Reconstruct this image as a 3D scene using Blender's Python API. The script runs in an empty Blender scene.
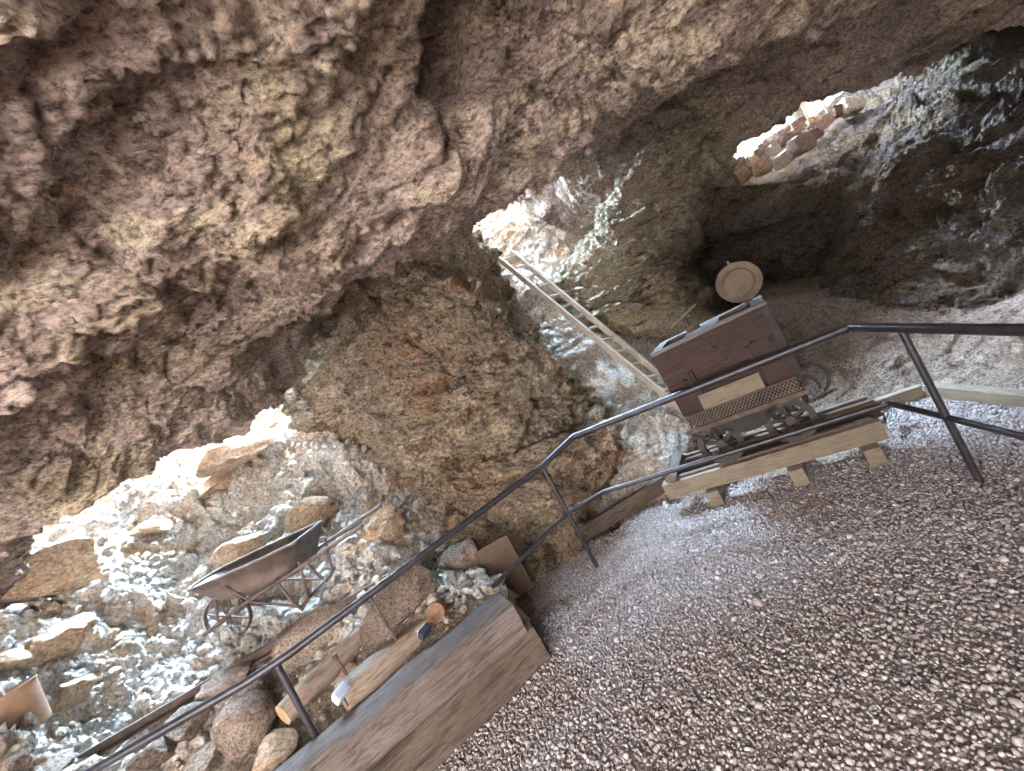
import bpy, bmesh, math, random
import numpy as np
from mathutils import Vector, Matrix
from mathutils.bvhtree import BVHTree

S = bpy.context.scene
COL = S.collection

# ------------------------------------------------------------------ camera
H = 1.70                                   # eye height above the gravel, metres
F = 430.0                                  # focal length in pixels of a 1024 x 771 frame
RT = np.array([0.878640, 0.477485, 0.0])   # world right / ahead / up seen in the tilted camera
FW = np.array([-0.010861, 0.019986, -0.999741])
UP = np.array([-0.477362, 0.878413, 0.022746])
cd = bpy.data.cameras.new('camera')
cd.sensor_fit = 'HORIZONTAL'; cd.sensor_width = 36.0; cd.lens = F / 1024 * 36.0
cd.clip_start = 0.02; cd.clip_end = 200
cam = bpy.data.objects.new('camera', cd); COL.objects.link(cam)
cam.matrix_world = Matrix(((*RT, 0), (*FW, 0), (*UP, H), (0, 0, 0, 1)))
S.camera = cam

# ------------------------------------------------------------------ light
w = bpy.data.worlds.new('world'); S.world = w; w.use_nodes = True
_t = w.node_tree; bg = _t.nodes['Background']
# an overcast sky, brightest low in the south behind the photographer, duller overhead and to the north
_c = _t.nodes.new('ShaderNodeTexCoord'); _x = _t.nodes.new('ShaderNodeSeparateXYZ'); _m = _t.nodes.new('ShaderNodeMapRange')
_t.links.new(_c.outputs['Generated'], _x.inputs[0]); _t.links.new(_x.outputs['Y'], _m.inputs['Value'])
_m.inputs['From Min'].default_value = 0.25; _m.inputs['From Max'].default_value = -0.35
_m.inputs['To Min'].default_value = 1.4; _m.inputs['To Max'].default_value = 17.0
_t.links.new(_m.outputs['Result'], bg.inputs[1]); bg.inputs[0].default_value = (1.0, 0.97, 0.96, 1)

def area(name, loc, target, sx, sy, power, col):
    l = bpy.data.lights.new(name, 'AREA'); l.shape = 'RECTANGLE'; l.size = sx; l.size_y = sy
    l.energy = power; l.color = col
    o = bpy.data.objects.new(name, l); COL.objects.link(o); o.location = loc
    o.rotation_euler = (Vector(target) - Vector(loc)).to_track_quat('-Z', 'Y').to_euler()
    return o
DAY = (0.50, 0.74, 1.0)
area('daylight_left_shaft', (-2.2, 9.4, 9.0), (-2.9, 4.0, 1.4), 7.0, 3.0, 16500, DAY)
area('daylight_left_shaft_west', (-6.2, 12.5, 13.5), (-2.7, 4.2, 1.4), 10.0, 5.0, 26000, DAY)
area('daylight_left_shaft_above', (-3.2, 5.5, 7.2), (-3.1, 5.0, 2.0), 4.0, 1.6, 420, DAY)
area('daylight_ladder_shaft', (1.2, 10.5, 12.0), (0.8, 4.8, 0.6), 2.6, 2.2, 8500, DAY)
area('daylight_ladder_shaft_above', (0.95, 6.2, 6.8), (1.1, 6.2, 1.8), 1.5, 1.1, 90, DAY)
area('daylight_upper_opening', (7.8, 12.0, 8.8), (5.6, 5.8, 1.8), 3.4, 2.2, 15000, (0.60, 0.74, 1.0))
area('daylight_upper_opening_above', (6.3, 7.2, 6.2), (6.0, 6.6, 2.4), 2.0, 1.0, 220, (0.60, 0.74, 1.0))

S.view_settings.view_transform = 'Standard'
S.view_settings.look = 'None'
S.view_settings.exposure = 0.28
S.view_settings.gamma = 1.0
S.view_settings.use_curve_mapping = False
S.cycles.max_bounces = 8
S.cycles.diffuse_bounces = 5
S.cycles.use_denoising = True
S.cycles.denoising_prefilter = 'ACCURATE'

# ------------------------------------------------------------------ survey helper: a sight line cut at a distance or a height
def at(u, v, Y=None, z=None):
    c = np.array([(u - 512) / F, (385.5 - v) / F, -1.0])
    r = np.array([c @ RT, c @ FW, c @ UP])
    k = Y / r[1] if Y is not None else (z - H) / r[2]
    return np.array([0, 0, H]) + r * k

# ------------------------------------------------------------------ noise
def _h(ix, iy, iz, s):
    x = (ix.astype(np.uint32) * np.uint32(374761393) + iy.astype(np.uint32) * np.uint32(668265263)
         + iz.astype(np.uint32) * np.uint32(2246822519) + np.uint32((s * 3266489917) & 0xffffffff))
    x ^= x >> np.uint32(15); x *= np.uint32(2246822519); x ^= x >> np.uint32(13)
    x *= np.uint32(3266489917); x ^= x >> np.uint32(16)
    return x.astype(np.float32) * np.float32(1 / 4294967296)

def vnoise(p, s=0):
    p = p.astype(np.float32); i = np.floor(p); f = p - i; i = i.astype(np.int32)
    f = f * f * f * (f * (f * 6 - 15) + 10); out = 0
    for dx in (0, 1):
        wx = f[:, 0] if dx else 1 - f[:, 0]
        for dy in (0, 1):
            wy = f[:, 1] if dy else 1 - f[:, 1]
            for dz in (0, 1):
                wz = f[:, 2] if dz else 1 - f[:, 2]
                out = out + wx * wy * wz * _h(i[:, 0] + dx, i[:, 1] + dy, i[:, 2] + dz, s)
    return out * 2 - 1

def fbm(p, o=4, s=0, gain=0.5):
    a = 1.0; t = 0; f = 1.0
    for k in range(o):
        t = t + a * vnoise(p * f + 7.3 * k, s + k); a *= gain; f *= 2.03
    return t

def ridged(p, o=4, s=0):
    a = 1.0; t = 0; f = 1.0
    for k in range(o):
        t = t + a * (1 - 2 * np.abs(vnoise(p * f + 3.1 * k, s + k))); a *= 0.55; f *= 2.1
    return t

def facet(p, s=0):
    """broken-rock noise: each cell a tilted plane; returns height (-1..1) and distance to the nearest joint"""
    p = p.astype(np.float32); i = np.floor(p).astype(np.int32); n = len(p)
    best = np.full(n, 9.0, np.float32); sec = best.copy(); bi = np.zeros((n, 3), np.int32); bd = np.zeros((n, 3), np.float32)
    for dx in (-1, 0, 1):
        for dy in (-1, 0, 1):
            for dz in (-1, 0, 1):
                c = i + np.array([dx, dy, dz], np.int32)
                q = np.stack([_h(c[:, 0], c[:, 1], c[:, 2], s + k) for k in range(3)], 1)
                d = p - (c + q); l = np.einsum('ij,ij->i', d, d)
                m = l < best
                sec = np.where(m, best, np.minimum(sec, l))
                best = np.where(m, l, best); bi[m] = c[m]; bd[m] = d[m]
    r = np.stack([_h(bi[:, 0], bi[:, 1], bi[:, 2], s + 10 + k) for k in range(4)], 1)
    hgt = np.einsum('ij,ij->i', bd, (r[:, :3] - 0.5) * 2.0) * 0.9 + (r[:, 3] - 0.5)
    return hgt, np.sqrt(sec) - np.sqrt(best)

def sstep(a, b, x):
    t = np.clip((x - a) / (b - a), 0, 1); return t * t * (3 - 2 * t)

def terrace(h, n):
    """turn a smooth height into broken ledges"""
    t = h * n; k = np.floor(t); f = t - k
    return (k + sstep(0.72, 0.98, f)) / n

def rock_disp(p, s, big=0.10, mid=0.05, small=0.02, fine=0.010, flat=1.5, ledge=0.16, crack=0.0):
    """craggy bedded rock: broken ledges running along the beds, tilted facets, grain"""
    q = p.astype(np.float32).copy(); q[:, 2] = (q[:, 2] + 0.08 * q[:, 0]) * flat
    q = q + 0.20 * np.stack([vnoise(q * 1.7, s + 31), vnoise(q * 1.7, s + 32), vnoise(q * 1.7, s + 33)], 1)
    ax = np.array([0.55, 1.25, 1.0], np.float32)
    f1 = fbm(q * ax * 1.1, 5, s + 3)
    d = ledge * (0.7 * terrace(f1, 4) + 0.5 * f1)
    d = d + ledge * 0.42 * terrace(fbm(q * ax * 3.2 + 9, 5, s + 13, 0.55), 3)
    d = d + ledge * 0.16 * terrace(fbm(q * ax * 9 + 5, 4, s + 17, 0.6), 3)
    if big: h, c = facet(q * 0.9, s); d = d + big * h
    if mid:
        h, c = facet(q * 2.3, s + 50); d = d + mid * h
        if crack: d = d - crack * np.exp(-c / 0.05)
    if small: h, c = facet(q * 7.5, s + 90); d = d + small * h
    if fine: d = d + fine * ridged(q * 14, 3, s + 70) + fine * 0.8 * vnoise(q * 40, s + 71)
    return d

# ------------------------------------------------------------------ mesh helpers
def new_mesh(name, V, faces, mat, parent=None, smooth=True):
    me = bpy.data.meshes.new(name)
    V = np.asarray(V, np.float32)
    if isinstance(faces, np.ndarray):
        k = faces.shape[1]; nf = len(faces)
        me.vertices.add(len(V)); me.vertices.foreach_set('co', V.ravel())
        me.loops.add(nf * k); me.loops.foreach_set('vertex_index', faces.astype(np.int32).ravel())
        me.polygons.add(nf); me.polygons.foreach_set('loop_start', np.arange(0, nf * k, k, dtype=np.int32))
        me.update(calc_edges=True); me.validate()
    else:
        me.from_pydata([tuple(v) for v in V], [], faces); me.update()
    me.polygons.foreach_set('use_smooth', [smooth] * len(me.polygons))
    for m in (mat if isinstance(mat, (list, tuple)) else [mat]): me.materials.append(m)
    o = bpy.data.objects.new(name, me); COL.objects.link(o)
    if parent: o.parent = parent
    return o

def grid_normals(P):
    a = np.gradient(P, axis=0); b = np.gradient(P, axis=1)
    n = np.cross(a, b); return n / np.maximum(np.linalg.norm(n, axis=2, keepdims=True), 1e-9)

def grid_faces(n, m, keep=None):
    i = np.arange(n * m).reshape(n, m)
    f = np.stack([i[:-1, :-1], i[1:, :-1], i[1:, 1:], i[:-1, 1:]], 2)
    return f[keep] if keep is not None else f.reshape(-1, 4)

def cr(net, n, axis):
    """Catmull-Rom upsampling of a control net along one axis"""
    net = np.moveaxis(net, axis, 0); k = len(net)
    e = np.concatenate([[2 * net[0] - net[1]], net, [2 * net[-1] - net[-2]]])
    t = np.linspace(0, k - 1, n); i = np.minimum(t.astype(int), k - 2); f = (t - i).reshape(-1, *([1] * (net.ndim - 1)))
    p0, p1, p2, p3 = e[i], e[i + 1], e[i + 2], e[i + 3]
    r = 0.5 * (2 * p1 + (p2 - p0) * f + (2 * p0 - 5 * p1 + 4 * p2 - p3) * f ** 2 + (3 * p1 - p0 - 3 * p2 + p3) * f ** 3)
    return np.moveaxis(r, 0, axis)

def net_surface(name, rows, n, m, mat, s, calm=None, **kw):
    net = np.array([[at(*q) for q in r] for r in rows])
    P = cr(cr(net, n, 0), m, 1)
    N = grid_normals(P); c = np.array([0, 0, H]) - P
    N *= np.sign(np.sum(np.sum(N * c, 2)))                # towards the cave
    d = rock_disp(P.reshape(-1, 3), s, **kw).reshape(n, m)
    if calm is not None:
        g = np.exp(-(np.linalg.norm((P - at(*calm[0])) * np.array([1, 0.4, 1.4]), axis=2) / calm[1]) ** 4); d = d * (1 - g)
    back = (P - N * 0.40)[::6, ::6]  # unseen backing sheet added to stop light leaking through folds
    P = P + N * d[..., None]
    V = np.concatenate([P.reshape(-1, 3), back.reshape(-1, 3)])
    Fc = np.concatenate([grid_faces(n, m), grid_faces(*back.shape[:2]) + n * m])
    o = new_mesh(name, V, Fc, mat)
    o['kind'] = 'structure'; return o

def tps(C, Z, X):
    C = np.asarray(C, float); Z = np.asarray(Z, float); n = len(C)
    def ph(r2): return np.where(r2 > 1e-12, 0.5 * r2 * np.log(np.maximum(r2, 1e-12)), 0)
    K = ph(((C[:, None] - C[None]) ** 2).sum(2)) + np.eye(n) * 0.004
    Pm = np.hstack([np.ones((n, 1)), C]); A = np.block([[K, Pm], [Pm.T, np.zeros((3, 3))]])
    wv = np.linalg.solve(A, np.concatenate([Z, np.zeros(3)]))
    out = np.zeros(len(X))
    for k in range(n): out += wv[k] * ph(((X - C[k]) ** 2).sum(1))
    return out + wv[n] + X @ wv[n + 1:]

class MB:
    def __init__(self): self.v = []; self.f = []
    def add(self, V, Fc):
        b = len(self.v); self.v += [tuple(p) for p in V]; self.f += [tuple(b + i for i in f) for f in Fc]; return self
    def tube(self, pts, r, seg=12, caps=True):
        pts = [Vector(p) for p in pts]; n = len(pts); V = []; Fc = []
        rs = r if isinstance(r, (list, tuple)) else [r] * n
        t0 = (pts[1] - pts[0]).normalized(); ref = Vector((0, 0, 1)) if abs(t0.z) < 0.9 else Vector((1, 0, 0))
        nx = t0.cross(ref).normalized()
        for i, p in enumerate(pts):
            a = (pts[i] - pts[i - 1]).normalized() if i else t0
            b = (pts[i + 1] - pts[i]).normalized() if i < n - 1 else a
            t = (a + b).normalized(); nx = (nx - t * nx.dot(t)).normalized(); ny = t.cross(nx)
            k = 1 / max(0.5, t.dot(b))
            for j in range(seg):
                an = 2 * math.pi * j / seg
                V.append(p + (nx * math.cos(an) + ny * math.sin(an)) * rs[i] * (k if 0 < i < n - 1 else 1))
        for i in range(n - 1):
            for j in range(seg):
                Fc.append((i * seg + j, i * seg + (j + 1) % seg, (i + 1) * seg + (j + 1) % seg, (i + 1) * seg + j))
        if caps: Fc += [tuple(range(seg))[::-1], tuple((n - 1) * seg + j for j in range(seg))]
        return self.add(V, Fc)
    def box(self, c, sz, rot=None, b=0.0):
        """box with bevelled edges"""
        bm = bmesh.new(); bmesh.ops.create_cube(bm, size=1)
        for v in bm.verts: v.co = Vector((v.co.x * sz[0], v.co.y * sz[1], v.co.z * sz[2]))
        if b: bmesh.ops.bevel(bm, geom=bm.edges[:] , offset=b, segments=2, affect='EDGES', profile=0.6)
        R = rot.to_3x3() if rot else Matrix.Identity(3); c = Vector(c)
        bm.verts.index_update()
        self.add([R @ v.co + c for v in bm.verts], [[v.index for v in f.verts] for f in bm.faces]); bm.free(); return self
    def lathe(self, prof, c=(0, 0, 0), rot=None, seg=32):
        R = rot.to_3x3() if rot else Matrix.Identity(3); c = Vector(c); V = []; Fc = []; n = len(prof)
        for r, z in prof:
            for j in range(seg):
                a = 2 * math.pi * j / seg; V.append(R @ Vector((r * math.cos(a), r * math.sin(a), z)) + c)
        for i in range(n - 1):
            for j in range(seg):
                Fc.append((i * seg + j, i * seg + (j + 1) % seg, (i + 1) * seg + (j + 1) % seg, (i + 1) * seg + j))
        return self.add(V, Fc)
    def build(self, name, mat, parent=None, smooth=False, auto=True):
        o = new_mesh(name, np.array(self.v), [list(f) for f in self.f], mat, parent, smooth)
        bm = bmesh.new(); bm.from_mesh(o.data); bmesh.ops.recalc_face_normals(bm, faces=bm.faces); bm.to_mesh(o.data); bm.free()
        if auto and not smooth:
            o.data.polygons.foreach_set('use_smooth', [True] * len(o.data.polygons))
            o.data.set_sharp_from_angle(angle=math.radians(38))
        return o

def thing(name, label, cat, loc=(0, 0, 0), rotz=0.0, group=None, rot=None):
    o = bpy.data.objects.new(name, None); COL.objects.link(o); o.empty_display_size = 0.1
    o.location = loc; o.rotation_euler = rot or (0, 0, rotz)
    return tag(o, label, cat, group)
def tag(o, label, cat, group=None):
    o['label'] = label; o['category'] = cat
    if group: o['group'] = group
    return o

# ------------------------------------------------------------------ materials
class NT:
    def __init__(self, name):
        self.m = bpy.data.materials.new(name); self.m.use_nodes = True
        self.t = self.m.node_tree; self.b = self.t.nodes['Principled BSDF']
        self.co = self.t.nodes.new('ShaderNodeTexCoord').outputs['Object']
    def n(self, kind, **kw):
        d = self.t.nodes.new(kind)
        for k, v in kw.items(): setattr(d, k, v)
        return d
    def link(self, a, b): self.t.links.new(a, b)
    def mapping(self, scale=(1, 1, 1), rot=(0, 0, 0), src=None):
        d = self.n('ShaderNodeMapping'); d.inputs['Scale'].default_value = scale; d.inputs['Rotation'].default_value = rot
        self.link(src or self.co, d.inputs['Vector']); return d.outputs[0]
    def noise(self, scale, detail=6, rough=0.6, vec=None, dist=0.0):
        d = self.n('ShaderNodeTexNoise'); d.inputs['Scale'].default_value = scale; d.inputs['Detail'].default_value = detail
        d.inputs['Roughness'].default_value = rough; d.inputs['Distortion'].default_value = dist
        self.link(vec or self.co, d.inputs['Vector']); return d.outputs['Fac']
    def voro(self, scale, vec=None, feature='F1', out='Distance'):
        d = self.n('ShaderNodeTexVoronoi', feature=feature); d.inputs['Scale'].default_value = scale
        self.link(vec or self.co, d.inputs['Vector']); return d.outputs[out]
    def ramp(self, fac, stops, interp='LINEAR'):
        d = self.n('ShaderNodeValToRGB'); e = d.color_ramp.elements; d.color_ramp.interpolation = interp
        while len(e) < len(stops): e.new(0.5)
        for el, (p, c) in zip(e, stops): el.position = p; el.color = (*c, 1) if len(c) == 3 else c
        self.link(fac, d.inputs[0]); return d.outputs[0]
    def mix(self, fac, a, b, mode='MIX'):
        d = self.n('ShaderNodeMix', data_type='RGBA', blend_type=mode)
        for sock, val in ((d.inputs[0], fac), (d.inputs[6], a), (d.inputs[7], b)):
            if isinstance(val, (int, float)): sock.default_value = val
            elif isinstance(val, tuple): sock.default_value = (*val, 1)
            else: self.link(val, sock)
        return d.outputs[2]
    def math(self, op, a, b=0.0):
        d = self.n('ShaderNodeMath', operation=op)
        for sock, val in ((d.inputs[0], a), (d.inputs[1], b)):
            if isinstance(val, (int, float)): sock.default_value = val
            else: self.link(val, sock)
        return d.outputs[0]
    def bump(self, hgt, strength, dist, prev=None):
        d = self.n('ShaderNodeBump'); d.inputs['Strength'].default_value = strength; d.inputs['Distance'].default_value = dist
        self.link(hgt, d.inputs['Height'])
        if prev: self.link(prev, d.inputs['Normal'])
        return d.outputs[0]
    def done(self, col, rough=0.9, normal=None, metal=0.0, spec=0.3):
        if isinstance(col, tuple): self.b.inputs['Base Color'].default_value = (*col, 1)
        else: self.link(col, self.b.inputs['Base Color'])
        if isinstance(rough, float): self.b.inputs['Roughness'].default_value = rough
        else: self.link(rough, self.b.inputs['Roughness'])
        if normal: self.link(normal, self.b.inputs['Normal'])
        self.b.inputs['Metallic'].default_value = metal; self.b.inputs['Specular IOR Level'].default_value = spec
        return self.m

def srgb(r, g, b):
    f = lambda c: (c / 255 / 12.92) if c <= 10 else ((c / 255 + 0.055) / 1.055) ** 2.4
    return (f(r), f(g), f(b))

def rock_mat(name, base, tint=None, tint_amt=0.5, dark=(60, 48, 42), stain=0.75, flat=2.2, speck=0.8, bump=1.0, scale=1.0, vary=False):
    """bedded rock: colour bands, mineral blotches, dark stains and grain"""
    t = NT(name); q = t.mapping((scale, scale, scale * flat), (0.05, 0.12, 0.3))
    n1 = t.noise(1.1, 9, 0.68, q, 0.6)
    k = len(base); lo, hi = 0.38, 0.62
    c = t.ramp(n1, [(lo + (hi - lo) * i / (k - 1), srgb(*b)) for i, b in enumerate(base)])
    if tint:
        for i, tc in enumerate(tint):
            m = t.ramp(t.noise(0.75 + 0.3 * i, 7, 0.62, t.mapping((scale, scale, scale * flat), (0.3 * i, 0.2, 1.3 * i + 0.4)), 0.8), [(0.52, (0, 0, 0)), (0.66, (tint_amt,) * 3)])
            c = t.mix(m, c, srgb(*tc))
    n2 = t.noise(5.5, 10, 0.72, q, 0.4)
    c = t.mix(t.ramp(n2, [(0.37, (stain,) * 3), (0.47, (0, 0, 0))]), c, srgb(*dark))
    n3 = t.noise(30, 8, 0.8, q)
    c = t.mix(speck, c, t.ramp(n3, [(0.40, (0.22, 0.20, 0.19)), (0.47, (0.90, 0.90, 0.90)), (0.58, (1.75, 1.74, 1.72))]), 'MULTIPLY')
    if vary:                                        # stones differ in colour from one to the next
        r_ = t.n('ShaderNodeObjectInfo').outputs['Random']
        c = t.mix(0.75, c, t.ramp(r_, [(0.0, (0.40, 0.36, 0.34)), (0.3, (1.1, 0.98, 0.88)), (0.6, (0.66, 0.64, 0.65)), (1.0, (1.3, 1.24, 1.15))]), 'MULTIPLY')
    h1 = t.noise(9, 12, 0.78, q, 0.5); h2 = t.noise(30, 8, 0.8, q)
    nb = t.bump(h1, 1.0 * bump, 0.11); nb = t.bump(h2, 1.0 * bump, 0.05, nb)
    return t.done(c, 0.95, nb, spec=0.04)

M = {}
M['ceiling'] = rock_mat('bedded tan rock', [(148, 126, 112), (188, 165, 148), (176, 153, 143), (212, 190, 166), (158, 137, 124)],
                        [(200, 178, 138), (166, 142, 142)], 0.45, (84, 68, 60))
M['pillar'] = rock_mat('brown broken rock', [(126, 104, 86), (170, 147, 122), (152, 135, 120), (196, 172, 144), (132, 111, 94)],
                       [(166, 110, 76), (126, 122, 108)], 0.45, (52, 40, 33), flat=1.3)
M['spur'] = rock_mat('grey green rock', [(126, 112, 96), (172, 155, 134), (152, 140, 125), (194, 176, 148), (138, 123, 107)],
                     [(172, 162, 128), (164, 126, 102)], 0.35, (56, 48, 42), flat=2.4)
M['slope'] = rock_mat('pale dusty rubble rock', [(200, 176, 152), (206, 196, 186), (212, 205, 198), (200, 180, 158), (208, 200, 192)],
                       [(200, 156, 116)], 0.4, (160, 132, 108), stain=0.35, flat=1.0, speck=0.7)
M['orange'] = rock_mat('orange weathered rock', [(172, 138, 112), (196, 164, 136), (206, 180, 154), (180, 145, 117)],
                        [(212, 192, 170)], 0.5, (122, 94, 76), stain=0.5, flat=1.6, speck=0.6)
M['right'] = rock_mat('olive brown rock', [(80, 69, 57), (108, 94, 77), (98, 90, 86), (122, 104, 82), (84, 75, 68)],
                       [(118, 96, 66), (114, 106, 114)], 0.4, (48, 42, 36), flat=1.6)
M['boulder'] = rock_mat('tan grey boulder', [(140, 120, 106), (166, 148, 135), (158, 144, 134), (176, 158, 140)],
                        [(168, 132, 104)], 0.35, (100, 78, 62), stain=0.5, flat=1.0, scale=2.0, speck=0.8, vary=True)
M['stone'] = rock_mat('pinkish wall stone', [(160, 124, 104), (188, 158, 136), (176, 150, 136), (196, 164, 134)],
                      None, 0, (110, 86, 72), stain=0.4, flat=1.0, scale=2.0, speck=0.8, vary=True)
M['dirt'] = rock_mat('brown cave dirt', [(120, 104, 90), (142, 126, 112), (134, 118, 106), (152, 136, 122)],
                     [(112, 84, 62)], 0.5, (84, 68, 58), stain=0.5, flat=1.0, scale=1.6, speck=0.8)

def gravel_mat():
    t = NT('purple grey gravel')
    g = t.n('ShaderNodeNewGeometry')
    rnd = g.outputs['Random Per Island']
    c = t.ramp(rnd, [(0.0, srgb(116, 106, 106)), (0.2, srgb(140, 130, 129)), (0.45, srgb(158, 148, 147)), (0.65, srgb(146, 134, 131)), (0.85, srgb(178, 169, 167)), (1.0, srgb(126, 114, 111))])
    c = t.mix(0.6, c, t.ramp(t.noise(90, 5, 0.7), [(0.3, (0.5, 0.5, 0.5)), (0.7, (1.3, 1.3, 1.3))]), 'MULTIPLY')
    c = t.mix(t.ramp(t.noise(1.1, 4, 0.6), [(0.56, (0, 0, 0)), (0.70, (0.35, 0.35, 0.35))]), c, srgb(140, 114, 94))
    return t.done(c, 0.9, t.bump(t.noise(120, 4, 0.6), 0.5, 0.004), spec=0.2)
M['gravel'] = gravel_mat()
M['gravelbed'] = rock_mat('fine gravel dust', [(146, 135, 132), (164, 152, 148), (155, 143, 140)], None, 0, (126, 114, 110), flat=1.0, scale=4, speck=0.9)

def wood_mat(name, cols, scale=1.0, axis='X', rough=0.85, bump=0.6, dark=(52, 40, 32)):
    t = NT(name); st = {'X': (1.2, 14, 14), 'Z': (14, 14, 1.2)}[axis]
    q = t.mapping(tuple(k * scale for k in st))
    n = t.noise(3.4, 10, 0.72, q, 0.6)
    k = len(cols)
    c = t.ramp(n, [(0.38 + 0.24 * i / (k - 1), srgb(*b)) for i, b in enumerate(cols)])
    n2 = t.noise(7, 8, 0.75, q, 0.3)
    c = t.mix(t.ramp(n2, [(0.36, (0.85,) * 3), (0.44, (0, 0, 0))]), c, srgb(*dark))
    c = t.mix(t.ramp(t.noise(3 * scale, 5, 0.6), [(0.35, (0.5, 0.5, 0.5)), (0.6, (0, 0, 0))]), c, srgb(*cols[0]))
    nb = t.bump(n, bump, 0.012); nb = t.bump(n2, bump * 0.7, 0.006, nb)
    return t.done(c, rough, nb, spec=0.2)
M['beam_grey'] = wood_mat('weathered grey timber', [(66, 55, 50), (86, 75, 69), (106, 95, 89), (76, 65, 59)])
M['beam_brown'] = wood_mat('rough brown timber', [(56, 46, 39), (78, 65, 56), (92, 79, 69), (66, 54, 46)])
M['cart_wood'] = wood_mat('red brown cart board', [(42, 32, 30), (57, 43, 39), (68, 52, 47), (48, 36, 33)], scale=1.4, dark=(40, 28, 26))
M['pine'] = wood_mat('pale pine lumber', [(90, 78, 65), (112, 100, 85), (122, 110, 95), (99, 87, 72)], scale=1.2, dark=(116, 92, 64))
M['ladder'] = wood_mat('grey brown ladder wood', [(136, 118, 102), (168, 152, 136), (186, 172, 158), (150, 132, 114)], axis='Z', scale=1.4, dark=(96, 80, 66))
M['log'] = wood_mat('debarked log', [(100, 82, 69), (126, 108, 94), (142, 126, 112), (110, 91, 77)], scale=0.9, dark=(96, 72, 54))
M['dark_wood'] = wood_mat('dark old wood', [(60, 46, 38), (84, 66, 54), (96, 78, 64), (66, 50, 42)], dark=(34, 26, 22))

def metal_mat(name, c1, c2, rough=0.5, metal=0.6, scale=8.0, bump=0.3):
    t = NT(name); n = t.noise(scale, 8, 0.65)
    c = t.ramp(n, [(0.35, srgb(*c1)), (0.65, srgb(*c2))])
    return t.done(c, rough, t.bump(t.noise(scale * 6, 6, 0.6), bump, 0.004), metal, 0.4)
M['rail'] = metal_mat('dark painted steel pipe', (44, 40, 43), (62, 58, 62), 0.38, 0.4, 14, 0.1)
M['rust'] = metal_mat('dull rusted iron', (60, 48, 42), (92, 75, 65), 0.75, 0.3, 12, 0.5)
M['black_iron'] = metal_mat('black iron', (28, 24, 23), (48, 41, 38), 0.8, 0.0, 14, 0.4)
M['barrow'] = metal_mat('rusted sheet steel', (68, 56, 50), (108, 90, 78), 0.75, 0.1, 7, 0.4)
M['barrow_dark'] = metal_mat('dark wheelbarrow steel', (66, 54, 50), (100, 82, 74), 0.7, 0.3, 9, 0.4)
M['bucket'] = metal_mat('tan rusted drum', (132, 98, 76), (164, 130, 104), 0.8, 0.15, 6, 0.3)
M['pan'] = metal_mat('tan tin pan', (84, 70, 58), (104, 88, 72), 0.75, 0.2, 10, 0.3)
M['lampbody'] = metal_mat('white lamp housing', (150, 156, 170), (176, 182, 196), 0.4, 0.2, 20, 0.05)
M['lampdark'] = metal_mat('dark lamp housing', (44, 48, 56), (60, 64, 74), 0.4, 0.3, 20, 0.05)
def lens_mat():
    t = NT('lamp glass'); return t.done(srgb(196, 208, 232), 0.12, None, 0.0, 0.6)
M['lens'] = lens_mat()
def paint_mat():
    t = NT('black paint'); c = t.ramp(t.noise(60, 5, 0.7), [(0.3, srgb(34, 28, 28)), (0.7, srgb(64, 54, 52))])
    return t.done(c, 0.8)
M['paint'] = paint_mat()

# ================================================================== SETTING
rng = np.random.default_rng(7)

# ---- ceiling: a nearly level hanging slab with three daylight shafts
def inside(poly, X):
    """signed distance to a polygon in plan, positive inside"""
    poly = np.asarray(poly, float); d = np.full(len(X), 1e9); ins = np.zeros(len(X), bool)
    for a, b in zip(poly, np.roll(poly, -1, 0)):
        e = b - a; w_ = X - a; t = np.clip((w_ @ e) / (e @ e), 0, 1)
        d = np.minimum(d, np.linalg.norm(w_ - t[:, None] * e, axis=1))
        c = (a[1] > X[:, 1]) != (b[1] > X[:, 1])
        with np.errstate(divide='ignore', invalid='ignore'):
            xi = a[0] + (X[:, 1] - a[1]) / (b[1] - a[1]) * e[0]
        ins ^= c & (X[:, 0] < xi)
    return np.where(ins, d, -d)

C_PTS = [at(0, 0, z=2.75), at(250, 0, z=2.75), at(512, 0, z=2.8), at(800, 0, z=2.85), at(1024, 0, z=2.75),
         at(0, 200, z=2.7), at(250, 200, z=2.7), at(420, 160, z=2.75), at(0, 400, z=2.5), at(150, 400, z=2.62),
         at(650, 100, z=2.8), at(560, 140, 5.4), at(470, 245, 5.0), at(330, 290, 4.6),
         at(0, 615, 3.5), at(60, 550, 3.7), at(120, 492, 3.9), at(195, 452, 4.0), at(268, 420, 4.2),
         at(500, 213, 5.1), at(542, 170, 5.3), at(594, 172, 5.6), at(620, 120, 5.3), at(730, 170, 6.2), at(772, 116, 6.3), at(810, 98, 6.2), at(850, 80, 6.0), at(940, 55, 5.4), at(1024, 20, 4.9),
         np.array([-7, 3, 1.2]), np.array([-5, 0.5, 2.2]), np.array([7.5, 3, 2.3]), np.array([0, -1.5, 2.8]),
         np.array([-3, 8, 3.4]), np.array([3, 8, 3.0]), np.array([8, 8, 3.6]), np.array([2.4, 6.2, 2.7])]
C_PTS = np.array(C_PTS)
SHAFT_A = [at(-60, 680, 3.3)[:2], at(0, 615, 3.5)[:2], at(60, 550, 3.7)[:2], at(120, 492, 3.9)[:2], at(195, 452, 4.0)[:2], at(268, 420, 4.2)[:2],
           at(300, 412, 4.5)[:2], (-1.5, 5.4), (-1.0, 8.2), (-7.5, 8.2), (-7.0, 4.5)]
SHAFT_B = [at(452, 256, 5.0)[:2], at(490, 215, 5.05)[:2], at(540, 172, 5.2)[:2], at(600, 172, 5.5)[:2], (2.05, 6.6), (1.7, 8.2), (-0.3, 8.2), (-0.1, 6.0)]
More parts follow.
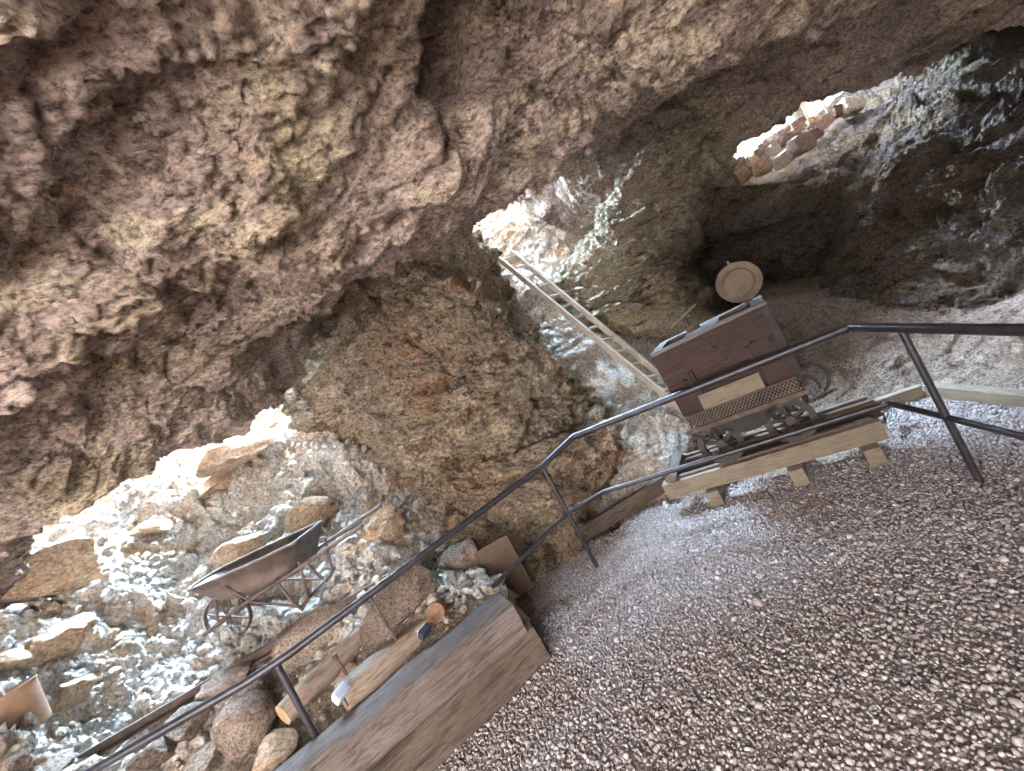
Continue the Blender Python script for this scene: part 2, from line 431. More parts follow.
SHAFT_C = [at(716, 184, 5.85)[:2], at(765, 122, 5.85)[:2], at(830, 84, 5.85)[:2], at(900, 62, 5.6)[:2], (7.6, 6.4), (8.5, 9.6), (4.6, 9.6)]
def make_ceiling():
    xs = np.concatenate([np.linspace(-8.5, -5.2, 40)[:-1], np.linspace(-5.2, 6.2, 820), np.linspace(6.2, 9.5, 60)[1:]])
    ys = np.concatenate([np.linspace(-1.6, 0.6, 40)[:-1], np.linspace(0.6, 7.4, 560), np.linspace(7.4, 9.6, 30)[1:]])
    X, Y = np.meshgrid(xs, ys, indexing='ij'); Q = np.stack([X.ravel(), Y.ravel()], 1)
    Z = np.clip(tps(C_PTS[:, :2], C_PTS[:, 2], Q), 0.8, 4.2)
    # a step across the slab: the rock left of a joint hangs lower
    a, b = at(440, -60, z=2.8)[:2], at(425, 150, z=2.7)[:2]
    e = (b - a) / np.linalg.norm(b - a); nrm = np.array([e[1], -e[0]])
    if nrm[0] < 0: nrm = -nrm
    wob = 0.08 * fbm(np.stack([Q[:, 0] * 2, Q[:, 1] * 2, Q[:, 0] * 0], 1), 3, 5)
    side = (Q - a) @ nrm + wob; along = (Q - a) @ e / np.linalg.norm(b - a)
    Z += 0.22 * sstep(-0.02, 0.06, side) * sstep(1.25, 0.9, along) * (1 - sstep(0.5, 1.3, side))
    Z += 0.55 * np.exp(-((side - 0.12) / 0.11) ** 2) * sstep(1.1, 0.5, along)
    a2, b2 = at(250, 425, 4.5)[:2], at(480, 248, 4.9)[:2]              # ledge line where the slab meets the wall
    e2 = (b2 - a2) / np.linalg.norm(b2 - a2); n2 = np.array([-e2[1], e2[0]])
    sd2 = (Q - a2) @ n2 + 0.6 * wob
    Z += 0.10 * sstep(-0.5, -0.45, sd2) * sstep(-0.2, -0.3, sd2)
    sd = np.maximum.reduce([inside(p, Q) for p in (SHAFT_A, SHAFT_B, SHAFT_C)])
    P = np.stack([Q[:, 0], Q[:, 1], Z], 1)
    sd = sd + 0.07 + 0.08 * fbm(P * np.array([2.2, 2.2, 0]), 4, 17)
    Z += 1.9 * sstep(0.0, 0.45, sd)
    P[:, 2] = Z; P = P.reshape(len(xs), len(ys), 3)
    N = grid_normals(P); N *= -np.sign(N[..., 2:3] + 1e-9)
    d = rock_disp(P.reshape(-1, 3), 3, big=0.07, mid=0.03, small=0.016, fine=0.010, flat=1.4, ledge=0.15)
    P = P + N * d.reshape(len(xs), len(ys))[..., None]
    sg = sd.reshape(len(xs), len(ys)); keep = (sg[:-1, :-1] < 0.42)
    B = P[::6, ::6].copy(); B[..., 2] = Z.reshape(sg.shape)[::6, ::6] + 0.5; kb = sg[::6, ::6][:-1, :-1] < 0.16  # unseen upper sheet added to block light from above the slab
    V = np.concatenate([P.reshape(-1, 3), B.reshape(-1, 3)])
    Fc = np.concatenate([grid_faces(len(xs), len(ys), keep), grid_faces(*B.shape[:2], kb) + P.shape[0] * P.shape[1]])
    o = new_mesh('ceiling', V, Fc, M['ceiling'])
    o['kind'] = 'structure'
make_ceiling()

# ---- floor: dirt under everything, rising to the rubble slope at left and the talus at the back
T_PTS = [(-0.9, 3.15, 0.40), (-2.0, 2.75, 0.40), (-3.0, 2.45, 0.50), (-1.6, 2.0, 0.1), (-2.6, 1.7, 0.35),
         (0, 2, -0.14), (2, 2, -0.14), (1, 3.4, -0.14), (3, 3, -0.14), (0, 0, -0.15), (4, 0, -0.1), (-1.5, 1.0, -0.12), (-3, 0, -0.05), (0, -3, -0.15), (4, -3, -0.1), (-4, -3, 0),
         (2.2, 3.3, -0.14), (-0.3, 3.0, -0.14), (3.0, 1.5, -0.14),
         (-0.35, 4.1, 0.02), (0.5, 4.5, 0.02), (-0.8, 3.55, 0.22), (1.5, 4.3, 0.02), (2.4, 4.0, 0.0)]
T_PTS += [tuple(at(*q)) for q in ((180, 700, 2.95), (100, 745, 2.7), (390, 583, 3.4), (330, 606, 3.5), (235, 634, 3.5), (318, 607, 3.65),
          (150, 650, 3.4), (300, 530, 4.4), (200, 560, 4.3), (120, 565, 4.2), (60, 620, 3.7), (5, 690, 2.9), (150, 512, 5.0), (220, 485, 5.3), (290, 455, 5.2),
          (380, 505, 4.4), (0, 645, 4.0), (200, 440, 6.4), (280, 400, 6.4), (120, 470, 6.0), (45, 740, 2.5), (440, 560, 3.8))]
T_PTS += [tuple(at(u, v, z=z)) for u, v, z in ((800, 400, 0.08), (850, 300, 0.42), (900, 350, 0.14), (1000, 322, 0.2), (840, 350, 0.2))]
T_PTS += [tuple(at(*q)) for q in ((1024, 290, 3.7), (720, 350, 5.2), (780, 300, 6.0), (740, 312, 7.0))]
T_PTS += [(-4, 8, 4.8), (-1, 8, 3.6), (5, 8.5, 0.9), (7, 5, 0.9), (6, 2, 0.4), (-7, 3, 1.8), (-6, 0, 0.8), (-8, 7, 4.5), (1.0, 8, 1.6), (2.5, 8, 0.8)]
T_PTS = np.array(T_PTS)
def gravel_z(Q): return -0.05 * sstep(-0.9, -2.0, Q[:, 0])
GRAVEL = np.array([(-3.6, 1.42), (-0.70, 2.79), (-0.78, 3.35), (-0.62, 3.72), (-0.30, 3.86), (0.12, 3.90), (0.55, 3.98), (0.78, 3.78), (1.05, 3.62),
                   (2.25, 2.95), (2.62, 3.55), (3.0, 3.5), (2.95, 2.7), (3.3, -1.2), (-3.6, -1.2)])
def floor_z(Q):
    Z = tps(T_PTS[:, :2], T_PTS[:, 2], Q); sd = inside(GRAVEL, Q)
    t = sstep(-0.10, 0.10, sd)
    return Z * (1 - t) + np.minimum(Z, gravel_z(Q) - 0.14) * t
def make_floor():
    xs = np.concatenate([np.linspace(-8.5, -4.8, 60)[:-1], np.linspace(-4.8, 5.2, 620), np.linspace(5.2, 8.5, 40)[1:]])
    ys = np.concatenate([np.linspace(-3, 1.8, 50)[:-1], np.linspace(1.8, 6.6, 360), np.linspace(6.6, 9, 40)[1:]])
    X, Y = np.meshgrid(xs, ys, indexing='ij'); Q = np.stack([X.ravel(), Y.ravel()], 1)
    Z = floor_z(Q); P = np.stack([Q[:, 0], Q[:, 1], Z], 1)
    steep = sstep(0.35, 0.9, Z) * sstep(-1.2, -1.9, Q[:, 0])
    Pg = P.reshape(len(xs), len(ys), 3); N = grid_normals(Pg); N *= np.sign(N[..., 2:3] + 1e-9)
    flatd = rock_disp(P, 21, big=0.02, mid=0.02, small=0.014, fine=0.009, flat=1.0, ledge=0.03)
    crag = rock_disp(P, 23, big=0.14, mid=0.10, small=0.045, fine=0.012, flat=1.3, ledge=0.16)
    under = sstep(0.05, -0.1, Z)
    d = flatd * (1 - steep) * (1 - 0.8 * under) + crag * steep
    Pg = Pg + N * d.reshape(len(xs), len(ys))[..., None]
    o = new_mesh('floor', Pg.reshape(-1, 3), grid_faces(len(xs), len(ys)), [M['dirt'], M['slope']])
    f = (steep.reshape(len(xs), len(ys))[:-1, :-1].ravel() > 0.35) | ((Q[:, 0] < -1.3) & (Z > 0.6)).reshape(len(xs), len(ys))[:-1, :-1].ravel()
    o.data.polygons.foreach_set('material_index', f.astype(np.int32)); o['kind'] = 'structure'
    return o
FLOOR = make_floor()

# ---- rock pillar between the wheelbarrow slope and the ladder shaft
PILLAR = net_surface('wall_pillar', [
    [(305, 305, 5.5), (350, 280, 5.1), (400, 250, 5.0), (455, 235, 5.3), (465, 235, 6.0), (480, 230, 7.8)],
    [(282, 400, 5.2), (335, 360, 4.8), (405, 308, 4.6), (474, 276, 4.9), (486, 278, 6.0), (500, 280, 7.8)],
    [(318, 438, 5.2), (365, 400, 4.6), (430, 360, 4.4), (520, 335, 4.7), (535, 340, 5.8), (550, 340, 7.4)],
    [(360, 470, 5.1), (405, 445, 4.35), (470, 420, 4.2), (572, 395, 4.5), (590, 400, 5.4), (600, 395, 7)],
    [(400, 522, 4.7), (440, 498, 4.05), (500, 480, 4.1), (595, 450, 4.4), (612, 445, 5.0), (630, 435, 6.2)],
    [(420, 570, 4.2), (462, 545, 3.8), (525, 530, 3.95), (594, 498, 4.3), (612, 498, 4.8), (640, 490, 5.4)],
    [(440, 640, 3.6), (480, 610, 3.5), (540, 590, 3.7), (600, 550, 4.1), (630, 545, 4.5), (660, 540, 5)]], 330, 330, M['pillar'], 41, calm=((460, 387, 4.3), 0.19), big=0.12, mid=0.08, small=0.035, fine=0.014, flat=1.2, ledge=0.16)

# ---- rock behind the ladder, rising into its shaft
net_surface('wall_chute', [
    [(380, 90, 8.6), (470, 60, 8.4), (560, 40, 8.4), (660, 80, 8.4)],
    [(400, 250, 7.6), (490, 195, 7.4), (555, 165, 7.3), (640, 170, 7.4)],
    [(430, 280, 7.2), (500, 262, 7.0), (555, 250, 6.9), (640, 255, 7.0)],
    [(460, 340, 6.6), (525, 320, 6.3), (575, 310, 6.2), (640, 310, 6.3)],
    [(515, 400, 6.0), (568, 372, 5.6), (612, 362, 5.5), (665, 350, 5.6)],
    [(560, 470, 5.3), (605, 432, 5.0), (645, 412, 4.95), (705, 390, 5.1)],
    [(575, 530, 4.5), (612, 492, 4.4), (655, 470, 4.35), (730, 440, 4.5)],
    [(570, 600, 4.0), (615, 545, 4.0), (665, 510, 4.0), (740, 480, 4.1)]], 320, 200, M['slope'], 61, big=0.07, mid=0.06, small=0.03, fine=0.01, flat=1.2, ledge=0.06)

# ---- spur of rock between the ladder shaft and the dark recess
net_surface('wall_back', [
    [(560, 170, 8.4), (578, 140, 6.6), (640, 90, 5.4), (690, 90, 5.3), (728, 120, 5.8), (740, 130, 9)],
    [(585, 215, 8.4), (600, 190, 6.2), (640, 170, 5.4), (686, 165, 5.4), (712, 185, 6.0), (722, 192, 9)],
    [(575, 250, 8.2), (590, 235, 6.0), (630, 225, 5.4), (676, 225, 5.6), (690, 225, 6.2), (715, 222, 9)],
    [(555, 290, 8.0), (570, 275, 5.9), (625, 275, 5.3), (668, 262, 5.5), (674, 262, 6.2), (700, 258, 9)],
    [(560, 325, 7.6), (585, 312, 5.8), (630, 308, 5.2), (676, 292, 5.4), (684, 290, 6.1), (715, 285, 9)],
    [(580, 355, 7.0), (610, 345, 6.0), (645, 342, 5.7), (700, 325, 5.3), (712, 320, 5.8), (745, 312, 8.5)],
    [(600, 400, 6.5), (640, 392, 5.6), (670, 385, 5.4), (735, 360, 5.1), (750, 350, 5.5), (780, 340, 7.5)]], 300, 300, M['spur'], 81, big=0.08, mid=0.04, small=0.02, fine=0.012, flat=2.2, ledge=0.14)

# ---- bench below the upper opening and the dark recess under it
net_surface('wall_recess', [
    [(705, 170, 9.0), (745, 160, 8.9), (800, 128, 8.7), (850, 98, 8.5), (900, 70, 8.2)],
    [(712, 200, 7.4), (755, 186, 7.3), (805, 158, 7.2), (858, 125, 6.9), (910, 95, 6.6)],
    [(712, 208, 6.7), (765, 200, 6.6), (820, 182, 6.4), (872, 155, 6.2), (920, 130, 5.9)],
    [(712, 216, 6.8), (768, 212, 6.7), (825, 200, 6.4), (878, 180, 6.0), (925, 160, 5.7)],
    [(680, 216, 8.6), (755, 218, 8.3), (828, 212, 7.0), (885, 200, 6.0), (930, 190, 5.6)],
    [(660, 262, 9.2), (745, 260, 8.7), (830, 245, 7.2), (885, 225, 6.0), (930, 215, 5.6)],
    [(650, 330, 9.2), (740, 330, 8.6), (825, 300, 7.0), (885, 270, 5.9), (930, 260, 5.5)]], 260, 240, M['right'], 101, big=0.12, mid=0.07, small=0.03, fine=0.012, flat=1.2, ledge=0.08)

# ---- right wall
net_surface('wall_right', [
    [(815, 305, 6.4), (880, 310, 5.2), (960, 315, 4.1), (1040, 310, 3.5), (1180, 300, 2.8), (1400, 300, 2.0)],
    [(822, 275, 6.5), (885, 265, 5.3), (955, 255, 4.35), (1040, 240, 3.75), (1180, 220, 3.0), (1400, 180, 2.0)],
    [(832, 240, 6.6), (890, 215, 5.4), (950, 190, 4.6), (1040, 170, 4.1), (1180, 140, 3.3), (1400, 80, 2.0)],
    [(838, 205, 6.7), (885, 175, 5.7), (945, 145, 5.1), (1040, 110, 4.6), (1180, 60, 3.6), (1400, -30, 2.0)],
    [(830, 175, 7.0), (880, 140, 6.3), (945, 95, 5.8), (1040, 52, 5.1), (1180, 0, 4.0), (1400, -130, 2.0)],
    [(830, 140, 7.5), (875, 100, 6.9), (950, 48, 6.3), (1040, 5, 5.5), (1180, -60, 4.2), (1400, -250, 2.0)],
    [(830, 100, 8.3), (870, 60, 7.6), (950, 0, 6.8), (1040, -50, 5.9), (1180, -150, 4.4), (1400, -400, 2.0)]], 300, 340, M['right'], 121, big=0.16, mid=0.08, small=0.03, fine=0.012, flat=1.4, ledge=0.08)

# ---- unseen rock sheet added behind the right-hand side to block fill light
def make_rear():
    n, m = 60, 120; P = np.zeros((n, m, 3)); t = np.linspace(0, 1, m); z_ = np.linspace(-0.4, 3.2, n)
    P[..., 0] = (0.0 + 8.5 * t)[None, :]; P[..., 1] = (-1.75 - 0.5 * np.sin(t * 3))[None, :]; P[..., 2] = z_[:, None]
    N = grid_normals(P); N *= np.sign(N[..., 1:2])
    P = P + N * rock_disp(P.reshape(-1, 3), 151).reshape(n, m)[..., None]
    o = new_mesh('rear_light_block', P.reshape(-1, 3), grid_faces(n, m), M['right']); o['kind'] = 'structure'
make_rear()

# ================================================================== STUFF: gravel and rubble
def ico(sub):
    bm = bmesh.new(); bmesh.ops.create_icosphere(bm, subdivisions=sub, radius=1)
    V = np.array([v.co[:] for v in bm.verts], np.float32); bm.verts.index_update()
    Fc = np.array([[v.index for v in f.verts] for f in bm.faces], np.int32); bm.free(); return V, Fc
def cut_stone(V, r, planes=12, lo=0.62, hi=0.95):
    """clip a ball by random planes: an angular stone"""
    V = V.copy()
    for k in range(planes):
        n = r.normal(size=3); n /= np.linalg.norm(n); d = r.uniform(lo, hi)
        e = V @ n - d; V -= np.where(e > 0, e, 0)[:, None] * n
    return V
def rand_rot(r, n):
    q = r.normal(size=(n, 4)); q /= np.linalg.norm(q, axis=1, keepdims=True); a, b, c, d = q.T
    return np.stack([np.stack([1 - 2 * (c * c + d * d), 2 * (b * c - a * d), 2 * (b * d + a * c)], 1),
                     np.stack([2 * (b * c + a * d), 1 - 2 * (b * b + d * d), 2 * (c * d - a * b)], 1),
                     np.stack([2 * (b * d - a * c), 2 * (c * d + a * b), 1 - 2 * (b * b + c * c)], 1)], 1).astype(np.float32)
def scatter(name, pts, size, mat, sub, r, flat=0.75, variants=10, smooth=False):
    V0, F0 = ico(sub); n = len(pts); var = np.stack([cut_stone(V0, r) for _ in range(variants)])
    sc = np.stack([size * r.uniform(0.75, 1.35, n), size * r.uniform(0.6, 1.05, n), size * r.uniform(0.4, 0.8, n) * flat / 0.75], 1)
    V = var[r.integers(0, variants, n)] * sc[:, None, :].astype(np.float32)
    V = np.einsum('nij,nkj->nki', rand_rot(r, n), V) + pts[:, None, :].astype(np.float32)
    Fc = (F0[None] + (np.arange(n) * len(V0))[:, None, None]).reshape(-1, 3)
    return new_mesh(name, V.reshape(-1, 3), Fc, mat, None, smooth)

def gz(Q):
    x, y = Q[:, 0], Q[:, 1]
    return gravel_z(Q) + 0.012 * vnoise(np.stack([x * 1.3, y * 1.3, x * 0], 1), 4)
def make_gravel():
    xs = np.arange(-3.7, 3.5, 0.03); ys = np.arange(-1.3, 4.1, 0.03); X, Y = np.meshgrid(xs, ys, indexing='ij')
    Q = np.stack([X.ravel(), Y.ravel()], 1); sd = inside(GRAVEL, Q)
    Z = gz(Q) - 0.003 - 0.25 * sstep(0.02, -0.10, sd)
    keep = (sd.reshape(X.shape)[:-1, :-1] > -0.12)
    o = new_mesh('floor_gravel', np.stack([Q[:, 0], Q[:, 1], Z], 1), grid_faces(len(xs), len(ys), keep), M['gravelbed']); o['kind'] = 'structure'
    st = 0.0145; gx = np.arange(-2.5, 3.2, st); gy = np.arange(0.75, 4.05, st); X, Y = np.meshgrid(gx, gy, indexing='ij')
    Q = np.stack([X.ravel(), Y.ravel()], 1) + rng.uniform(-0.5, 0.5, (X.size, 2)) * st * 1.1
    sd = inside(GRAVEL, Q) + 0.05 * vnoise(np.stack([Q[:, 0] * 6, Q[:, 1] * 6, Q[:, 0] * 0], 1), 9)
    edge = sd > rng.uniform(-0.04, 0.05, len(sd)); Q = Q[edge]
    size = 0.0094 * np.exp(rng.normal(0, 0.30, len(Q)))
    pts = np.stack([Q[:, 0], Q[:, 1], gz(Q) + rng.uniform(-0.007, 0.005, len(Q))], 1)
    g = scatter('gravel', pts, size, M['gravel'], 1, rng, 0.9, smooth=True)
    g['kind'] = 'stuff'; tag(g, 'purple grey loose gravel covering the platform inside the handrail', 'gravel')
make_gravel()

def verts_of(o):
    a = np.empty(len(o.data.vertices) * 3, np.float32); o.data.vertices.foreach_get('co', a); return a.reshape(-1, 3)
FV = verts_of(FLOOR)
fdep = bpy.context.evaluated_depsgraph_get()
FBVH = BVHTree.FromObject(FLOOR, fdep)
def ground(x, y, default=0.0):
    h = FBVH.ray_cast(Vector((x, y, 6.0)), Vector((0, 0, -1)))
    return h[0].z if h[0] else default
def on_floor(u, v, lift=0.0, y0=1.8, y1=8.0):
    """where the sight line comes down to lift above the dirt"""
    Y = y0
    while Y < y1:
        p = at(u, v, Y)
        if p[2] - lift <= ground(p[0], p[1], -9): return p
        Y += 0.02
    return at(u, v, y1)

def rubble(name, label, sel, n, smin, smax, mat, sub=1):
    P = FV[sel]; P = P[rng.integers(0, len(P), n)] + rng.normal(0, 0.01, (n, 3)).astype(np.float32)
    size = smin * (smax / smin) ** (rng.uniform(0, 1, n) ** 2.2)
    o = scatter(name, P, size, mat, sub, rng, 0.75); o['kind'] = 'stuff'; return tag(o, label, name)
x, y, z = FV.T
left = (x < -0.6) & (x > -4.9) & (y > 1.9) & (y < 5.4) & (z > 0.32)
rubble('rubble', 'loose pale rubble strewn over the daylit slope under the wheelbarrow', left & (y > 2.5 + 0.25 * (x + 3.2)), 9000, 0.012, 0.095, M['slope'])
rubble('debris', 'brown broken rock debris heaped behind the stacked timbers', (x < -0.5) & (x > -4.2) & (y < 3.25 + 0.22 * x * 0.3) & (y > 2.0) & (z > 0.25), 1100, 0.014, 0.05, M['boulder'])
rubble('scree', 'small grey stones scattered over the dirt behind the mine cart', (x > 0.6) & (x < 4.6) & (y > 3.9) & (y < 6.0) & (z < 0.9) & (z > -0.05), 2600, 0.008, 0.035, M['dirt'])

# ================================================================== THINGS
IC4 = ico(4)
def boulder(name, c, sz, mat, seed, label, cat='rock', rot=None, group=None, planes=15, lo=0.42, hi=0.82, rough=0.05, sub=IC4, block=False):
    r = np.random.default_rng(seed); V = cut_stone(sub[0], r, planes, lo, hi)
    if block:
        for ax in range(3): V[:, ax] = np.clip(V[:, ax], -r.uniform(0.5, 0.62), r.uniform(0.5, 0.62)) / 0.58
    n = V / np.linalg.norm(V, axis=1, keepdims=True)
    V = V + n * (rough * fbm(V * 2.2 + seed, 4, seed) + rough * 0.5 * ridged(V * 6 + seed, 2, seed + 3))[:, None]
    V = V * (np.array(sz) / 2)
    o = new_mesh(name, V, sub[1], mat); o.location = c; o.data.set_sharp_from_angle(angle=math.radians(30))
    o.rotation_euler = rot if rot is not None else (r.uniform(-0.25, 0.25), r.uniform(-0.25, 0.25), r.uniform(-3, 3))
    return tag(o, label, cat, group)

# ---- handrail
hr = thing('handrail', 'dark steel tube handrail curving round the gravel platform', 'handrail', (0.25, 3.68, 0))
def rel(o, pts): return [Vector(p) - o.location for p in pts]
top = [(-3.7, 2.24, 0.905), (-2.93, 2.28, 0.91), (-2.05, 2.35, 0.91), (-1.84, 2.42, 0.91), (-0.09, 3.475, 0.93), (0.25, 3.68, 0.978), (2.05, 2.70, 0.944), (1.63, 0.66, 0.88)]
MB().tube(rel(hr, top), 0.0235, 14).build('top_rail', M['rail'], hr)
low = [(-0.81, 3.03, 0.437), (-0.09, 3.475, 0.492), (0.25, 3.68, 0.434), (2.05, 2.70, 0.396), (1.88, 1.87, 0.378), (1.63, 0.66, 0.36)]
MB().tube(rel(hr, low), 0.0165, 12).build('lower_rail', M['rail'], hr)
for a, b in (((-1.91, 2.385, 0.41), (-1.90, 2.385, 0.90)), ((-0.097, 3.475, -0.05), (-0.097, 3.475, 0.92)), ((1.962, 2.27, -0.06), (1.962, 2.272, 0.92))):
    MB().tube(rel(hr, [a, b]), 0.0185, 14).build('post', M['rail'], hr)

# ---- two stacked timbers
def timber(name, a, b, wd, ht, mat, label, seed, cat='timber', parent=None, amp=0.012, top_at=None, nx=90, ny=10):
    """squared timber from a to b (bottom front edge ends), wd deep, ht high, with worn faces"""
    a, b = Vector(a), Vector(b); L = (b - a).length; ex = (b - a).normalized()
    per = [(i / ny, 0) for i in range(ny)] + [(1, i / ny) for i in range(ny)] + [(1 - i / ny, 1) for i in range(ny)] + [(0, 1 - i / ny) for i in range(ny)]
    n = len(per); V = []
    for i in range(nx + 1):
        for (s, t) in per: V.append((L * i / nx, s * wd, t * ht))
    V = np.array(V)
    c = np.array([0, wd / 2, ht / 2]); d = V - c; d[:, 0] = 0
    g = fbm(V * np.array([1.2, 16, 16]) + seed, 4, seed); g2 = fbm(V * np.array([3, 5, 5]) + seed * 2, 3, seed + 7)
    rad = np.abs(d[:, 1:] / np.array([wd / 2, ht / 2])); corner = np.clip(rad.min(1) - 0.88, 0, 1) * 5
    k = (amp * g + amp * 0.8 * g2 - corner * amp * (1.6 + 1.5 * g2))
    V = V + d / np.maximum(np.linalg.norm(d, axis=1, keepdims=True), 1e-6) * k[:, None]
    Fc = [(i * n + j, i * n + (j + 1) % n, (i + 1) * n + (j + 1) % n, (i + 1) * n + j) for i in range(nx) for j in range(n)]
    V = list(map(tuple, V))
    for e in (0, nx):                                                     # end grain
        rings = [[e * n + j for j in range(n)]]
        for q in (0.6, 0.25):
            base = len(V)
            for j in range(n):
                p = np.array(V[e * n + j]); m = c.copy(); m[0] = p[0]; p2 = m + (p - m) * q
                p2[0] += 0.006 * math.sin(j * 1.7 + seed + q * 9); V.append(tuple(p2))
            rings.append(list(range(base, base + n)))
        for r0, r1 in zip(rings[:-1], rings[1:]):
            Fc += [(r0[j], r0[(j + 1) % n], r1[(j + 1) % n], r1[j]) for j in range(n)]
        Fc.append(tuple(rings[-1]))
    o = MBfrom(V, Fc).build(name, mat, parent)
    o.location = a; ang = math.atan2(ex.y, ex.x)
    o.rotation_euler = (0, -math.asin(max(-1, min(1, ex.z))), ang)
    if label: tag(o, label, cat)
    return o
def MBfrom(V, Fc):
    m = MB(); m.v = list(V); m.f = list(Fc); return m
e = Vector((-0.905, -0.425, 0)).normalized(); nb = Vector((e.y, -e.x, 0))      # nb: away from the viewer
P0 = Vector((-0.655, 2.675, 0)); far = P0 + e * 2.9
timber('squared_timber', far + Vector((0, 0, 0.235)), P0 + Vector((0, 0, 0.215)), 0.27, 0.225, M['beam_grey'],
       'long grey weathered squared timber, upper one of the two stacked beside the gravel', 3)
timber('squared_timber', far - nb * 0.02 + Vector((0, 0, -0.10)), P0 - e * 0.05 - nb * 0.02 + Vector((0, 0, -0.06)), 0.27, 0.285, M['beam_brown'],
       'rough split brown timber half sunk in gravel, lower one of the stacked pair', 11, amp=0.020)

# ---- mine cart
TR = math.atan2(-0.515, 0.857); CO = Vector((1.42, 3.235, 0.285))
cart = thing('mine_cart', 'old red brown wooden mine cart with spoked iron wheels on the track', 'mine cart', CO, TR)
W_, I_, B_ = M['cart_wood'], M['rust'], M['black_iron']
X0, X1, Y0, Y1, Z0, Z1 = -0.36, 0.46, -0.03, 0.46, 0.465, 1.0
def plank(c, sz, b=0.006): return MB().box(c, sz, None, b)
plank(((X0 + X1) / 2, Y0 + 0.02, (Z0 + Z1) / 2), (X1 - X0, 0.04, Z1 - Z0)).build('side_panel', W_, cart)
plank(((X0 + X1) / 2, Y1 - 0.02, (Z0 + Z1) / 2), (X1 - X0, 0.04, Z1 - Z0)).build('side_panel', W_, cart)
for xx in (X0 + 0.02, X1 - 0.02):
    plank((xx, (Y0 + Y1) / 2, (Z0 + Z1) / 2), (0.04, Y1 - Y0 - 0.08, Z1 - Z0)).build('end_panel', W_, cart)
plank(((X0 + X1) / 2, (Y0 + Y1) / 2, Z0 + 0.02), (X1 - X0 - 0.04, Y1 - Y0 - 0.04, 0.04)).build('bottom_panel', W_, cart)
plank(((X0 + X1) / 2, Y0 - 0.02, 0.90), (X1 - X0 + 0.03, 0.05, 0.21), 0.01).build('upper_board', W_, cart)
plank((X0 + 0.085, Y0 - 0.018, 0.63), (0.19, 0.042, 0.33), 0.008).build('lower_board', W_, cart)
plank((X1 - 0.095, Y0 - 0.018, 0.63), (0.205, 0.042, 0.33), 0.008).build('lower_board', W_, cart)
for xx in (X0 + 0.192, X1 - 0.212):
    MB().box((xx, Y0 - 0.012, 0.655), (0.024, 0.036, 0.26), None, 0.003).build('iron_strap', B_, cart)
for yy in (Y0 + 0.03, Y1 - 0.03):
    MB().box((X1 + 0.012, yy, 0.74), (0.024, 0.07, 0.53), None, 0.004).build('corner_iron', B_, cart)
MB().box((X1 - 0.004, Y0 - 0.046, 0.73), (0.046, 0.012, 0.54), None, 0.003).build('corner_iron', B_, cart)
for k, yy in enumerate((0.09, 0.21, 0.33)):
    plank((X1 + 0.004, yy, 0.74), (0.024, 0.11, 0.5), 0.004).build('end_board', W_, cart)
M['rim_wood'] = wood_mat('dusty grey rim board', [(84, 74, 70), (102, 92, 88), (114, 104, 100), (90, 80, 76)], dark=(90, 74, 68))
for yy in (Y0 + 0.025, Y1 - 0.025):
    plank(((X0 + X1) / 2, yy, Z1 + 0.013), (X1 - X0 + 0.04, 0.10, 0.028), 0.005).build('rim_board', M['rim_wood'], cart)
for xx, ww in ((X0 + 0.02, 0.09), (0.02, 0.26), (X1 - 0.03, 0.09)):
    plank((xx, (Y0 + Y1) / 2, Z1 + 0.012), (ww, Y1 - Y0 - 0.10, 0.026), 0.004).build('rim_board', M['rim_wood'], cart)
for xx, zz in ((X0 + 0.13, 0.735), (0.06, 0.88), (X1 - 0.06, 0.77), (X1 - 0.17, 0.80)):
    MB().lathe([(0, 0.02), (0.010, 0.02), (0.016, 0.012), (0.018, 0.0), (0.0, 0.0)], (xx, Y0 - 0.046, zz), Matrix.Rotation(math.pi / 2, 4, 'X'), 10).build('bolt', B_, cart)
# diamond mesh step under the side
tp = MB(); a0, a1 = X0 + 0.0, X1 - 0.03; zb, zt = 0.385, 0.468; nd = 30; rows = 3
dx = (a1 - a0) / nd; dz = (zt - zb) / rows
def stepY(zv): return Y0 - 0.115 + (zv - zb) / (zt - zb) * 0.06
for i in range(nd):
    for j in range(rows):
        cx, cz = a0 + (i + .5) * dx, zb + (j + .5) * dz
        p = [(cx - dx / 2, cz), (cx, cz + dz / 2), (cx + dx / 2, cz), (cx, cz - dz / 2)]
        for q0, q1 in zip(p, p[1:] + p[:1]):
            tp.tube([(q0[0], stepY(q0[1]), q0[1]), (q1[0], stepY(q1[1]), q1[1])], 0.0035, 4, False)
M['step'] = metal_mat('worn tan iron', (84, 72, 63), (108, 94, 83), 0.7, 0.2, 14, 0.3); M['wheel_iron'] = metal_mat('dark wheel iron', (40, 34, 31), (64, 55, 49), 0.8, 0.0, 14, 0.4)
M['void'] = metal_mat('mesh shade plate', (24, 20, 19), (34, 29, 27), 0.9, 0.0, 14, 0.1)  # near-black, stands in for the shade behind the step mesh
tp.build('mesh_step', M['step'], cart)
MB().box(((a0 + a1) / 2, Y0 - 0.115, zb - 0.018), (a1 - a0 + 0.05, 0.035, 0.036), None, 0.004).build('step_rail', I_, cart)
MB().box(((a0 + a1) / 2, Y0 - 0.04, zt + 0.004), (a1 - a0, 0.06, 0.01), None, 0.003).build('step_rail', I_, cart)
MB().box(((a0 + a1) / 2, Y0 - 0.02, (zb + zt) / 2), (a1 - a0, 0.012, zt - zb - 0.01), None, 0.002).build('step_shade', M['void'], cart)  # dark sheet painting the shade seen through the diamond holes
